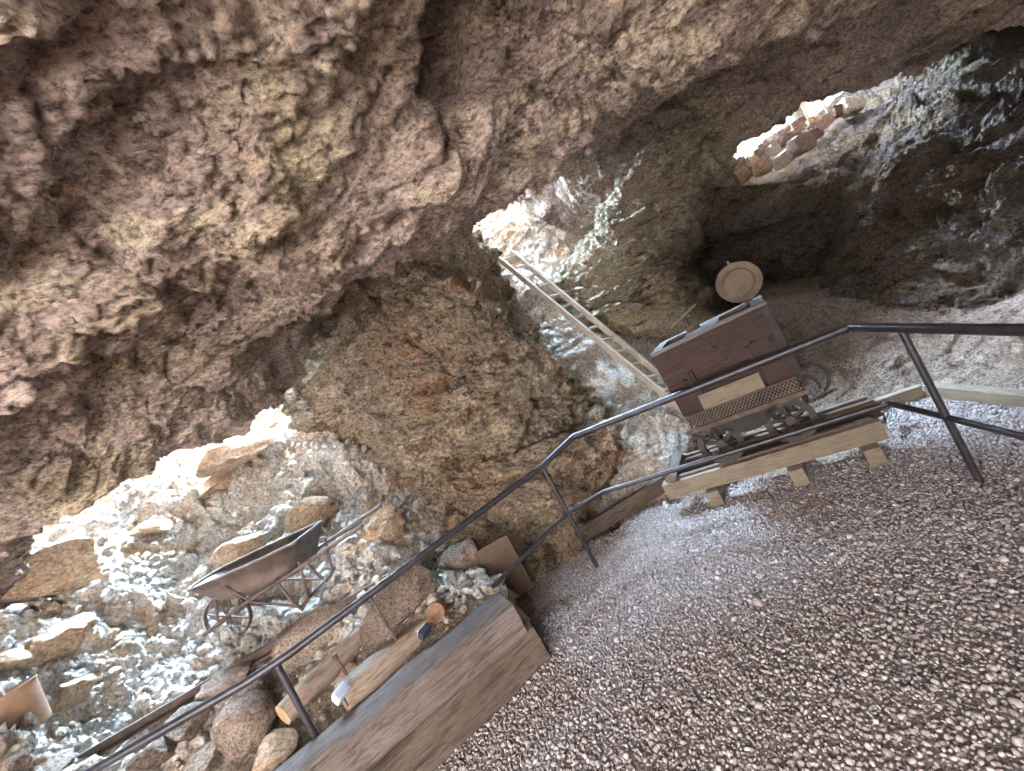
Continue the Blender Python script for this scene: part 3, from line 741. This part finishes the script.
# under-frame, belly, wheels
for yy in (0.06, 0.37):
    MB().box(((X0 + X1) / 2, yy, 0.40), (X1 - X0 - 0.02, 0.07, 0.13), None, 0.008).build('frame_beam', M['dark_wood'], cart)
bl = MB(); n = 18; prof = [(0.235 * math.cos(math.pi * i / n), -0.20 * math.sin(math.pi * i / n)) for i in range(n + 1)]
V = [(0.03 + p, yy, 0.385 + q) for yy in (-0.03, 0.44) for p, q in prof]
bl.add(V, [(i, i + 1, n + 2 + i, n + 1 + i) for i in range(n)] + [tuple(range(n + 1)), tuple(range(n + 1, 2 * n + 2)), (0, n, 2 * n + 1, n + 1)])
bl.build('belly_plate', M['black_iron'], cart)
def wheel_mesh(parent, name, c, r, mat):
    m = MB(); R = Matrix.Rotation(math.pi / 2, 4, 'X')
    m.lathe([(r - 0.03, -0.028), (r - 0.004, -0.028), (r + 0.0, -0.02), (r - 0.002, 0.016), (r + 0.016, 0.022), (r + 0.016, 0.030), (r - 0.03, 0.030), (r - 0.03, -0.028)], (0, 0, 0), R, 36)
    o = m.build(name, mat, parent); o.location = c
    for k in range(5):
        a = 2 * math.pi * k / 5 + 0.4
        s = MB().tube([(0.025 * math.cos(a), 0, 0.025 * math.sin(a)), ((r - 0.02) * math.cos(a), 0, (r - 0.02) * math.sin(a))], [0.016, 0.011], 8).build('spoke', mat, o)
    MB().lathe([(0, -0.045), (0.022, -0.045), (0.036, -0.03), (0.036, 0.03), (0, 0.03)], (0, 0, 0), R, 18).build('hub', mat, o)
    return o
R_ = 0.15
for xx in (-0.225, 0.275):
    for yy, fl in ((0.0, 1), (0.42, -1)):
        o = wheel_mesh(cart, 'wheel', (xx, yy, R_ + 0.012), R_, M['wheel_iron'])
        if fl < 0: o.rotation_euler = (0, 0, math.pi)
    MB().tube([(xx, -0.02, R_ + 0.012), (xx, 0.44, R_ + 0.012)], 0.016, 10).build('axle', B_, cart)
    MB().box((xx, 0.10, 0.27), (0.10, 0.07, 0.16), None, 0.01).build('axle_block', B_, cart)
def arc(cx, cz, y, r, a0_, a1_, n=14): return [(cx + r * math.cos(a0_ + (a1_ - a0_) * i / n), y, cz + r * math.sin(a0_ + (a1_ - a0_) * i / n)) for i in range(n + 1)]
MB().tube(arc(X0 + 0.08, 0.33, -0.05, 0.085, math.pi * 0.75, math.pi * 1.6), 0.011, 8).build('hoop', B_, cart)
MB().tube(arc(X0 + 0.17, 0.36, -0.04, 0.07, math.pi * 0.85, math.pi * 1.5), 0.011, 8).build('hoop', B_, cart)
MB().tube(arc(X1 + 0.03, 0.36, 0.10, 0.12, math.pi * 0.55, -math.pi * 0.35), 0.011, 8).build('hoop', B_, cart)
MB().tube(arc(X1 - 0.03, 0.35, -0.03, 0.10, math.pi * 0.6, -math.pi * 0.1), 0.010, 8).build('hoop', B_, cart)
# lever on the rim
lv_ = MB().tube([(-0.08, 0.30, 1.02), (-0.075, 0.31, 1.17)], [0.016, 0.012], 8).build('lever', M['rust'], cart)
MB().tube([(-0.20, 0.28, 1.115), (0.04, 0.33, 1.20)], [0.014, 0.011], 8).build('handle', M['dark_wood'], lv_)
MB().box((-0.05, 0.28, 1.045), (0.10, 0.09, 0.05), None, 0.01).build('latch', M['rust'], cart)

def cartp(p):                                                            # cart frame -> world
    return Matrix.Translation(CO) @ Matrix.Rotation(TR, 4, 'Z') @ Vector(p)
# tin pan on the cart
pn = thing('pan', 'round shallow tan tin pan standing tilted on top of the mine cart', 'pan', cartp((0.385, 0.37, 1.01)), TR + 0.2)
Rp = Matrix.Rotation(math.radians(72), 4, 'X') @ Matrix.Rotation(0, 4, 'Z')
Rt = Matrix.Rotation(math.radians(-14), 4, 'Y') @ Rp
MB().lathe([(0, 0.012), (0.10, 0.014), (0.115, 0.0), (0.158, 0.004), (0.164, 0.012), (0.162, 0.018), (0.155, 0.012), (0.115, -0.006 + 0.012), (0.10, 0.022), (0, 0.02)],
           (0, 0.0, 0.19), Rt, 40).build('dish', M['pan'], pn)
MB().tube([(0.0, 0.0, 0.35), (-0.005, -0.004, 0.375)], [0.012, 0.008], 8).build('knob', M['pan'], pn)
MB().tube([(0.0, 0.02, 0.0), (0.0, 0.01, 0.06)], [0.03, 0.02], 10).build('foot', M['rust'], pn)
# pale board leaning on the cart side
bd = MB().box((0, 0, 0.055), (0.44, 0.016, 0.115), None, 0.003).build('board', M['pine'])
bd.location = cartp((0.02, Y0 - 0.062, zt + 0.012)); bd.rotation_euler = (math.radians(-14), 0, TR); tag(bd, 'short pale board lying along the mine cart side above its mesh step', 'board')

# ---- track
tk = thing('track', 'short length of timber track under the mine cart', 'track', (CO.x, CO.y, 0), TR)
for y_, mt, x_0, x_1 in ((0.0, M['pine'], -0.80, 0.74), (0.42, M['dark_wood'], -0.78, 0.80)):
    o = timber('stringer', (x_0, y_ - 0.05, 0.13), (x_1, y_ - 0.05, 0.13), 0.10, 0.135, mt, None, 5 + int(y_ * 10), parent=tk, amp=0.003, nx=40, ny=4)
    MB().box(((x_0 + x_1) / 2, y_ + 0.015, 0.275), (x_1 - x_0 - 0.06, 0.045, 0.02), None, 0.003).build('rail', M['rust'], tk)
for x_ in (-0.44, 0.16, 0.62):
    MB().box((x_, 0.21, 0.062), (0.10, 0.66, 0.13), None, 0.008).build('sleeper', M['pine'], tk)
MB().box((-0.70, 0.21, 0.30), (0.075, 0.52, 0.07), Matrix.Rotation(0.5, 4, 'Y'), 0.006).build('end_stop', M['beam_grey'], tk)

# ---- edging boards of the platform
def edge_board(p, q, z0, h, th, mat, label, seed):
    return timber('edging_board', (p[0], p[1], z0), (q[0], q[1], z0), th, h, mat, label, seed, 'board', amp=0.004, nx=30, ny=4)
a, b = at(574, 531, z=0.13), at(664, 476, z=0.13)
edge_board(a, b, -0.02, 0.15, 0.05, M['beam_brown'], 'brown edging board set on edge from the track towards the rock pillar', 21)
a, b = at(866, 404, z=0.09), at(921, 386, z=0.09)
edge_board(a, b, -0.05, 0.14, 0.07, M['pine'], 'short pale edging timber just right of the track end', 22)
a, b = at(922, 386, z=0.09), at(1080, 402, z=0.09)
edge_board(a, b, -0.05, 0.14, 0.08, M['pine'], 'long pale edging timber passing behind the right handrail post', 23)
cb = at(526, 606, z=0.08)
bk = timber('wood_block', (cb[0] - 0.09, cb[1] - 0.05, 0.0), (cb[0] + 0.06, cb[1] + 0.0, 0.0), 0.10, 0.14, M['dark_wood'], 'small dark wood block against the end of the stacked timbers', 31, 'block', nx=12, ny=4, amp=0.006)
# flat brown panel leaning in front of the pillar
c = at(505, 572, 3.42); g = 0.10
sb = MB().box((0, 0, 0.21), (0.30, 0.035, 0.46), None, 0.006).build('panel', M['cart_wood'])
sb.location = (c[0], c[1], c[2] - 0.20); sb.rotation_euler = (math.radians(-10), 0, 0.12)
sb.data.materials.clear(); sb.data.materials.append(wood_mat('flat brown board', [(66, 52, 44), (80, 64, 54), (88, 71, 59), (73, 57, 47)], axis='Z', dark=(80, 58, 46)))
tag(sb, 'flat brown square panel leaning at the foot of the rock pillar', 'panel')

# ---- ladder
ld = thing('ladder', 'weathered wooden ladder leaning up into the daylit shaft behind the mine cart', 'ladder', at(690, 414, 4.65))
lb, lt, rb, rt_ = [Vector(at(*q)) - ld.location for q in ((690, 416, 4.6), (497, 257, 6.15), (706, 412, 4.68), (511, 252, 6.22))]
def bar(a, b, wd, th, side):
    """flat bar from a to b, wide along side"""
    t = (b - a).normalized(); s = (side - t * side.dot(t)).normalized(); u = t.cross(s); m = MB()
    V = [p + s * (wd / 2 * i) + u * (th / 2 * j) for p in (a, b) for i, j in ((-1, -1), (1, -1), (1, 1), (-1, 1))]
    return m.add(V, [(0, 1, 2, 3), (4, 5, 6, 7), (0, 1, 5, 4), (1, 2, 6, 5), (2, 3, 7, 6), (3, 0, 4, 7)])
sidev = (rb - lb)
for a, b in ((lb, lt), (rb, rt_)): bar(a, b, 0.035, 0.07, sidev).build('stile', M['ladder'], ld)
for k in range(14):
    f = 0.05 + 0.92 * k / 13
    MB().tube([lb.lerp(lt, f), rb.lerp(rt_, f)], 0.013, 8).build('rung', M['ladder'], ld)

# ---- wheelbarrow
wp = on_floor(238, 634, 0.0)
wb = thing('wheelbarrow', 'old rusted steel wheelbarrow with a spoked wheel on the pale rubble slope', 'wheelbarrow', wp, 0.03)
sc = wp[1] / 3.5
def wq(p): return Vector(p) * sc
xs_ = 0.0
n = 26
def outline(x_nose, x_back, w_back, w_max, z_n, z_b):
    pts = []
    for i in range(n + 1):                                                # right side back -> nose -> left side back
        a = math.pi * i / n; s = math.sin(a)
        t = max(s, 0.0) ** 0.62
        x_ = x_back + (x_nose - x_back) * t
        wdt = math.cos(a); wdt = math.copysign(abs(wdt) ** 0.62, wdt)
        k = (x_ - x_nose) / (x_back - x_nose)
        y_ = wdt * (w_max / 2 * (1 - 0.12 * k))
        pts.append((x_, y_, z_n + (z_b - z_n) * k))
    return pts
rimo = outline(-0.07, 0.90, 0.62, 0.62, 0.53, 0.46); boto = outline(0.20, 0.78, 0.34, 0.36, 0.27, 0.24)
mid = [tuple(0.45 * r_ + 0.55 * b_ for r_, b_ in zip(p, q)) for p, q in zip(rimo, boto)]
mid = [(p[0] - 0.03 * 1, p[1] * 1.08, p[2] - 0.02) for p in mid]
lip = [(p[0] + (-0.015 if 0 < i < n else 0.012), p[1] * 1.04, p[2] - 0.004) for i, p in enumerate(rimo)]
rings = [lip, rimo, mid, boto]; k = n + 1
V = [wq(p) for r_ in rings for p in r_]
Fc = [(a * k + i, a * k + (i + 1) % k, (a + 1) * k + (i + 1) % k, (a + 1) * k + i) for a in range(3) for i in range(k)] + [tuple(3 * k + i for i in range(k))]
tray = MBfrom(V, Fc).build('tray', M['barrow'], wb, True)
sm = tray.modifiers.new('thickness', 'SOLIDIFY'); sm.thickness = 0.006
MB().tube([wq(p) for p in rimo + rimo[:1]], 0.009, 8).build('tray_rim', M['barrow'], wb)
for sgn in (-1, 1):
    MB().tube([wq((-0.13, sgn * 0.13, 0.15)), wq((0.25, sgn * 0.17, 0.22)), wq((0.80, sgn * 0.25, 0.27)), wq((1.42, sgn * 0.27, 0.33))], 0.016, 10).build('handle_bar', M['barrow_dark'], wb)
    lg = MB().tube([wq((0.62, sgn * 0.22, 0.28)), wq((0.66, sgn * 0.24, 0.06)), wq((0.70, sgn * 0.24, -0.02)), wq((0.78, sgn * 0.24, 0.03)), wq((0.86, sgn * 0.25, 0.32))], 0.011, 8).build('leg', M['barrow_dark'], wb)
    MB().tube([wq((0.36, sgn * 0.19, 0.21)), wq((0.70, sgn * 0.235, 0.0))], 0.010, 8).build('leg_brace', M['barrow_dark'], wb)
    MB().tube([wq((0.02, sgn * 0.135, 0.18)), wq((0.10, sgn * 0.16, 0.35)), wq((0.12, sgn * 0.18, 0.42))], 0.010, 8).build('tray_brace', M['barrow_dark'], wb)
    MB().tube([wq((0.34, sgn * 0.19, 0.24)), wq((0.30, sgn * 0.26, 0.42))], 0.009, 8).build('tray_brace', M['barrow_dark'], wb)
MB().tube([wq((0.70, -0.24, 0.0)), wq((0.70, 0.24, 0.0))], 0.010, 8).build('leg_tie', M['barrow_dark'], wb)
m = MB(); Rw = Matrix.Rotation(math.pi / 2, 4, 'X'); r0 = 0.185 * sc
m.lathe([(r0 - 0.008, -0.02), (r0, -0.02), (r0, 0.02), (r0 - 0.008, 0.02), (r0 - 0.008, -0.02)], (0, 0, 0), Rw, 40)
wh = m.build('wheel', M['barrow_dark'], wb); wh.location = wq((0.0, 0, 0.165))
for q in range(8):
    a = math.pi * 2 * q / 8 + 0.2
    MB().tube([(0, 0, 0), (r0 * 0.98 * math.cos(a), 0, r0 * 0.98 * math.sin(a))], 0.007, 6).build('spoke', M['barrow_dark'], wh)
MB().tube([(0, -0.13, 0), (0, 0.13, 0)], 0.014, 8).build('axle', M['barrow_dark'], wh)

# ---- long rusty bar lying along the rubble
pts = [on_floor(u, v, 0.10) for u, v in ((172, 711), (230, 676), (310, 629), (397, 578))]
a, b = Vector(pts[0]), Vector(pts[-1]); a -= (b - a) * 0.35
m = bar(a, b, 0.05, 0.012, Vector((0, 1, 0.2))); up_ = Vector((0, 0, 0.03)); m2 = bar(a + up_ + Vector((0, 0.02, 0)), b + up_ + Vector((0, 0.02, 0)), 0.012, 0.06, Vector((0, 1, 0.2)))
m.add(m2.v, m2.f); o = m.build('angle_iron', M['rust']); tag(o, 'long rusty angle iron lying along the foot of the rubble slope', 'iron bar')

# ---- logs behind the stacked timbers
def log(a, b, r, mat, label, seed, nx=60, ns=28):
    a, b = Vector(a), Vector(b); L = (b - a).length; V = []
    for i in range(nx + 1):
        for j in range(ns):
            an = 2 * math.pi * j / ns; V.append((L * i / nx, math.cos(an), math.sin(an)))
    V = np.array(V); g = fbm(V * np.array([2.2, 1.2, 1.2]) + seed, 4, seed); gg = fbm(V * np.array([3.0, 6, 6]) + seed, 3, seed + 2)
    rr = r * (1 + 0.16 * g + 0.09 * gg) * (1 - 0.12 * V[:, 0] / L); V[:, 1] *= rr; V[:, 2] *= rr * 0.92
    Fc = [(i * ns + j, i * ns + (j + 1) % ns, (i + 1) * ns + (j + 1) % ns, (i + 1) * ns + j) for i in range(nx) for j in range(ns)] + [tuple(nx * ns + j for j in range(ns))]
    o = MBfrom(list(map(tuple, V)), Fc).build('log', mat, None, True); o.location = a
    ex = (b - a).normalized(); o.rotation_euler = (0, -math.asin(ex.z), math.atan2(ex.y, ex.x))
    end = V[:ns]; c_ = end.mean(0); W = list(map(tuple, end)) + [tuple(c_ + (p - c_) * 0.55 + np.array([-0.004, 0, 0])) for p in end] + [tuple(c_ + np.array([-0.006, 0, 0]))]
    F2 = [(j, (j + 1) % ns, ns + (j + 1) % ns, ns + j) for j in range(ns)] + [(ns + j, ns + (j + 1) % ns, 2 * ns) for j in range(ns)]
    ce = MBfrom(W, F2).build('cut_end', M['cut'], o); ce['label'] = 'pale orange sawn end'
    return tag(o, label, 'log')
M['cut'] = wood_mat('sawn log end', [(134, 104, 76), (152, 122, 92), (160, 132, 102), (142, 112, 82)], axis='Z', dark=(130, 96, 66))
M['stub'] = wood_mat('dark broken stub', [(92, 68, 52), (118, 90, 70), (128, 100, 80), (100, 74, 58)], axis='Z', dark=(60, 44, 36))
l2 = log(at(283, 716, 2.52), at(362, 634, 3.02), 0.075, M['log'], 'short bent log with a sawn orange end beside the left handrail post', 4)
l1 = log(at(345, 702, 2.52), at(470, 588, 3.25), 0.11, M['log'], 'long pale debarked log with a branch stub just behind the stacked timbers', 9)
c = l1.matrix_basis.inverted() @ Vector(at(437, 613, 2.93))
kn = MB().lathe([(0.066, -0.04), (0.072, 0.03), (0.066, 0.05), (0.02, 0.040), (0, 0.034)], (0, 0, 0), None, 20).build('branch_stub', M['stub'], l1)
kn.location = c; d = (Vector((0.1, -1, 0.5)).normalized()); dl = (l1.matrix_basis.to_3x3().inverted() @ d)
kn.rotation_euler = dl.to_track_quat('Z', 'Y').to_euler()

# ---- iron stakes and small spotlights along the timbers
for (u0, v0, Y0_), (u1, v1, Y1_), lab in (((371, 599, 2.80), (407, 658, 2.77), 'thin rusty iron stake nearer the end of the stacked timbers'), ((335, 657, 2.62), (360, 694, 2.60), 'thin rusty iron stake nearer the left handrail post')):
    p, q = Vector(at(u0, v0, Y0_)), Vector(at(u1, v1, Y1_)); q = q + (q - p) * 0.25
    t = thing('stake', lab, 'stake', q); MB().tube([(0, 0, 0), p - q], 0.0095, 8).build('rod', M['rust'], t)
    MB().tube([(p - q) - Vector((0, 0, 0.012)), (p - q) + Vector((0, 0, 0.016))], 0.016, 8).build('head', M['rust'], t)
def spotlight(c, aim, housing, label, s=1.0):
    t = thing('spotlight', label, 'spotlight', c); R = (Vector(aim) - Vector(c)).to_track_quat('Z', 'Y').to_matrix().to_4x4()
    MB().box((0, 0, 0.045 * s), (0.085 * s, 0.06 * s, 0.05 * s), R, 0.010 * s).build('housing', housing, t)
    MB().box(tuple(R.to_3x3() @ Vector((0, 0, 0.028 * s)) + Vector((0, 0, 0.045 * s))), (0.07 * s, 0.046 * s, 0.008 * s), R, 0.003 * s).build('glass', M['lens'], t)
    MB().tube([(0, 0, -0.03), (0, 0, 0.03 * s)], 0.009, 8).build('bracket', M['lampdark'], t)
spotlight(at(428, 638, 2.74), at(200, 500, 4.0), M['lampdark'], 'small dark spotlight on the stacked timbers beside the branch stub')
spotlight(at(346, 701, 2.47), at(120, 600, 3.4) + np.array([0, 0, 1.8]), M['lampbody'], 'small bright spotlight at the edge of the timbers below the iron stake', 1.15)

# ---- bucket with rods, lower left
bp = at(37, 738, 2.62); bp = Vector(bp)
bc = Vector(at(24, 733, 2.62))
bu = thing('bucket', 'rusted tan metal drum with a dark hole in its base at the far left', 'bucket', bc)
m = MB(); m.lathe([(0.0, 0.006), (0.115, 0.006), (0.125, 0.0), (0.13, 0.02), (0.150, 0.26), (0.156, 0.264), (0.150, 0.268), (0.144, 0.26), (0.124, 0.02), (0.0, 0.016)], (0, 0, 0), None, 40)
m.build('drum', M['bucket'], bu)
h = MB(); th = [(0.1335 * math.cos(a), 0.1335 * math.sin(a)) for a in np.linspace(-1.25, -0.45, 9)]
hh = [0.012 + 0.07 * math.sin(math.pi * i / 8) for i in range(9)]
V = [(x_, y_, 0.004) for x_, y_ in th] + [(x_ * 1.03, y_ * 1.03, z_) for (x_, y_), z_ in zip(th, hh)]
h.add(V, [(i, i + 1, 10 + i, 9 + i) for i in range(8)]); ho = h.build('hole', M['black_iron'], bu); ho['label'] = 'dark rusted-out hole'
for dx_, lab in ((0.0, 'thin pale rod standing in the drum, leaning further out'), (0.05, 'thin pale rod standing in the drum, more upright')):
    p = bc + Vector((-0.02 + dx_, -0.03, 0.03)); q = bc + Vector((-0.10 + 2.2 * dx_, 0.02, 0.42))
    o = MB().tube([(0, 0, 0), q - p], 0.007, 8).build('rod', M['lampbody']); o.location = p; tag(o, lab, 'rod')
M['drumrock'] = M['boulder']

# ---- boulders
def rock_at(u, v, w_px, h_px, mat, seed, label, lift=0.35, depth=0.9, rot=None, **kw):
    hgt0 = 0.2
    for _ in range(3):
        p = on_floor(u, v, lift * hgt0); k = p[1] / F; hgt0 = h_px * k * 0.92
    return boulder('boulder', p, (w_px * k, w_px * k * depth, hgt0), mat, seed, label, rot=rot, **kw)
G = 'boulders behind the stacked timbers'
rock_at(246, 725, 58, 62, M['boulder'], 1, 'rounded pale boulder just left of the sawn log end', group=G, rot=(0, 0.1, 0.5), lo=0.75, hi=0.98, planes=10)
rock_at(405, 598, 120, 66, M['boulder'], 2, 'long grey-topped slab of rock behind the pale log', group=G, rot=(0.45, -0.12, 0.25), depth=0.55, lift=0.2)
rock_at(322, 628, 100, 55, M['boulder'], 3, 'broad brown boulder below the handrail between slab and bent log', group=G, rot=(0.3, 0, 0.2), depth=0.6, lift=0.2)
rock_at(226, 684, 80, 34, M['boulder'], 5, 'flat brown boulder under the handrail above the rounded boulder', group=G, rot=(0.1, 0, 0.3), depth=0.7)
rock_at(185, 722, 60, 44, M['boulder'], 6, 'brown boulder left of the rounded pale boulder', group=G, rot=(0.1, 0.2, 0.3))
rock_at(268, 760, 60, 36, M['orange'], 7, 'orange flat boulder under the rounded boulder beside the timber', group=G, rot=(0.2, 0, 0.35))
rock_at(160, 752, 60, 44, M['boulder'], 8, 'brown boulder low under the left end of the handrail', group=G)
rock_at(208, 764, 46, 36, M['boulder'], 9, 'small brown boulder at the bottom edge left of the orange one', group=G)
rock_at(462, 560, 46, 40, M['boulder'], 10, 'brown boulder between the long slab and the flat panel', group=G, lift=0.3)
rock_at(345, 668, 40, 30, M['orange'], 12, 'small orange boulder between the two logs', group=G, lift=0.2)
G2 = 'orange boulders on the rubble slope'
rock_at(232, 455, 132, 52, M['orange'], 21, 'largest orange boulder high on the slope under the roof edge', group=G2, rot=(0.2, 0.05, 0.15), depth=0.6, lift=0.3)
rock_at(210, 488, 90, 26, M['orange'], 22, 'long low orange boulder just below the largest one', group=G2, rot=(0.1, 0, 0.1), depth=0.6)
rock_at(58, 578, 120, 76, M['orange'], 23, 'broad orange boulder at the left edge of the slope', group=G2, rot=(0.3, 0.2, 0.5), depth=0.6, lift=0.3)
rock_at(150, 528, 62, 30, M['orange'], 24, 'orange boulder with a flat front in the pale rubble left of centre', group=G2, depth=0.6)
rock_at(308, 520, 62, 46, M['orange'], 25, 'orange boulder sticking up right behind the wheelbarrow tray', group=G2, depth=0.6)
rock_at(245, 548, 74, 34, M['orange'], 26, 'orange boulder behind the nose of the wheelbarrow', group=G2, depth=0.6, rot=(0.1, 0, 0.1))
rock_at(385, 528, 66, 50, M['orange'], 27, 'orange boulder behind the wheelbarrow handle ends', group=G2, depth=0.6)
rock_at(372, 550, 26, 24, M['slope'], 28, 'small white sunlit block below the wheelbarrow handles', group=G2)
rock_at(60, 640, 80, 50, M['orange'], 29, 'pale orange boulder right above the drum', group=G2, depth=0.6)
rock_at(75, 690, 60, 40, M['orange'], 30, 'pale boulder right beside the drum', group=G2, depth=0.6)
rock_at(20, 660, 60, 40, M['orange'], 31, 'orange boulder behind the drum at the left edge', group=G2, depth=0.6)
G3 = 'brown rocks below the drum'
for i, (u, v, a_, b_, lab) in enumerate(((0, 744, 34, 40, 'blocky brown rock in front of the drum at the left edge'), (50, 770, 44, 24, 'brown rock directly under the drum'), (82, 768, 36, 24, 'brown rock between the drum and the pale gravel chute'), (14, 768, 44, 30, 'brown rock in the bottom left corner'))):
    rock_at(u, v, a_, b_, M['boulder'], 40 + i, lab, group=G3)

rock_at(875, 288, 34, 26, M['right'], 52, 'rounded olive rock at the foot of the right wall', lift=0.35)
rock_at(842, 286, 26, 22, M['right'], 53, 'smaller olive rock left of the rounded one at the wall foot', lift=0.35)
rock_at(893, 363, 24, 12, M['dirt'], 54, 'flat grey stone on the dirt behind the right handrail post', lift=0.3)

# ---- dry stone wall in the upper opening
ST = [(741, 180, 22, 16, 0), (763, 171, 22, 16, 0), (782, 164, 22, 16, 0), (800, 148, 27, 20, 0), (817, 138, 13, 10, 0), (824, 127, 20, 12, 0),
      (752, 165, 14, 10, .1), (772, 154, 17, 12, .1), (760, 156, 12, 9, .15), (786, 144, 17, 11, .1), (798, 134, 17, 9, .12), (812, 126, 15, 9, .12), (773, 143, 15, 9, .2), (784, 135, 14, 8, .22), (836, 116, 16, 12, .1), (730, 188, 12, 9, 0), (748, 190, 11, 8, 0), (850, 110, 24, 16, .1), (764, 149, 12, 8, .25), (799, 126, 15, 7, .25)]
SL = ['low block at the left foot', 'pinkish block second from the left foot', 'grey-topped block third from the left foot', 'largest tan block in the middle', 'small block right of the largest one',
      'block under the right jamb', 'small stone above the left foot block', 'stone above the third foot block', 'small stone on the left shoulder', 'stone above the largest block',
      'pale stone below the post', 'stone right below the top course', 'pale left stone of the top course', 'pale top stone by the gap', 'top stone at the right jamb', 'small stone fallen at the left end',
      'small stone fallen below the left foot', 'broad stone beyond the right jamb', 'small pale stone at the left rim', 'flat stone under the post foot']
IC3 = ico(3)
STONES = [M['stone'], M['boulder'], M['orange'],
          rock_mat('dark red wall stone', [(112, 86, 74), (136, 108, 94), (124, 98, 88)], None, 0, (80, 62, 54), stain=0.4, flat=1.0, scale=2.0, speck=0.8),
          rock_mat('pale wall stone', [(190, 172, 156), (212, 196, 182), (202, 186, 172)], None, 0, (140, 122, 108), stain=0.4, flat=1.0, scale=2.0, speck=0.8)]
for i, ((u, v, a_, b_, dy), lab) in enumerate(zip(ST, SL)):
    p = at(u, v - 4, 6.7 + dy * 2 + 0.05 * math.sin(i * 3.7)); k = p[1] / F
    boulder('stone', p, (a_ * k * 0.72, a_ * k * 0.55, b_ * k * 0.88), STONES[(i * 7) % 5], 200 + i, lab + ' of the stone stack in the upper opening', 'stone', group='stacked stones in the upper opening', rot=(0.1 * math.sin(i), 0.25 * math.sin(i * 2.3), 0.3 * math.sin(i * 1.1)), planes=9, lo=0.62, hi=0.82, rough=0.03, sub=IC4, block=True)
ga = thing('fence', 'slatted wooden fence outside the upper opening', 'fence', at(790, 130, 8.0))
a, b = Vector(at(768, 128, 8.0)) - ga.location, Vector(at(824, 106, 8.0)) - ga.location
M['fencew'] = wood_mat('pale slat wood', [(150, 128, 112), (184, 164, 150), (196, 180, 166), (160, 138, 120)], axis='Z')  # pale wood tone for the slats
for k in range(7):
    p = a.lerp(b, k / 6); MB().box(p + Vector((0, 0, 0.2)), (0.035, 0.02, 0.9), None, 0.003).build('slat', M['fencew'], ga)
MB().box(a.lerp(b, 0.5) + Vector((0.03, -0.04, 0.2)), (0.11, 0.10, 1.1), None, 0.006).build('post', M['pine'], ga)

# ---- painted word on the pillar
PB = BVHTree.FromObject(PILLAR, bpy.context.evaluated_depsgraph_get())
def paint_text(body, u, v, size, name, label, tilt=0.0):
    cu = bpy.data.curves.new('t', 'FONT'); cu.body = body; cu.size = size; cu.align_x = 'CENTER'; cu.align_y = 'CENTER'; cu.offset = size * 0.028
    to = bpy.data.objects.new('t', cu); COL.objects.link(to); dg = bpy.context.evaluated_depsgraph_get(); dg.update()
    me = bpy.data.meshes.new_from_object(to.evaluated_get(dg)); bpy.data.objects.remove(to)
    bm = bmesh.new(); bm.from_mesh(me); bmesh.ops.triangulate(bm, faces=bm.faces)
    for _ in range(3):
        lng = [e_ for e_ in bm.edges if e_.calc_length() > 0.010]
        if lng: bmesh.ops.subdivide_edges(bm, edges=lng, cuts=1); bmesh.ops.triangulate(bm, faces=bm.faces)
    c = Vector(at(u, v, 4.3)); ca, sa = math.cos(tilt), math.sin(tilt); vw = Vector(at(u, v, 4.3)) - Vector((0, 0, H)); vw.z = 0; vw.normalize(); rt = Vector((vw.y, -vw.x, 0))
    for q in bm.verts:
        x_, z_ = q.co.x * ca - q.co.y * sa, q.co.x * sa + q.co.y * ca
        s = c + rt * x_ + Vector((0, 0, z_)) - vw * 1.2
        h = PB.ray_cast(s, vw)
        q.co = (h[0] - vw * 0.010) if h[0] else s + vw * 1.2
    bm.to_mesh(me); bm.free(); me.materials.clear(); me.materials.append(M['paint'])
    o = bpy.data.objects.new(name, me); COL.objects.link(o); return tag(o, label, 'writing')
paint_text('BoaT', 457, 385, 0.115, 'painted_word', 'black hand-painted word on the brown rock pillar', 0.05)
paint_text('rd.', 468, 392, 0.10, 'painted_word', 'faint black hand-painted scrawl under the word on the pillar', 0.1)
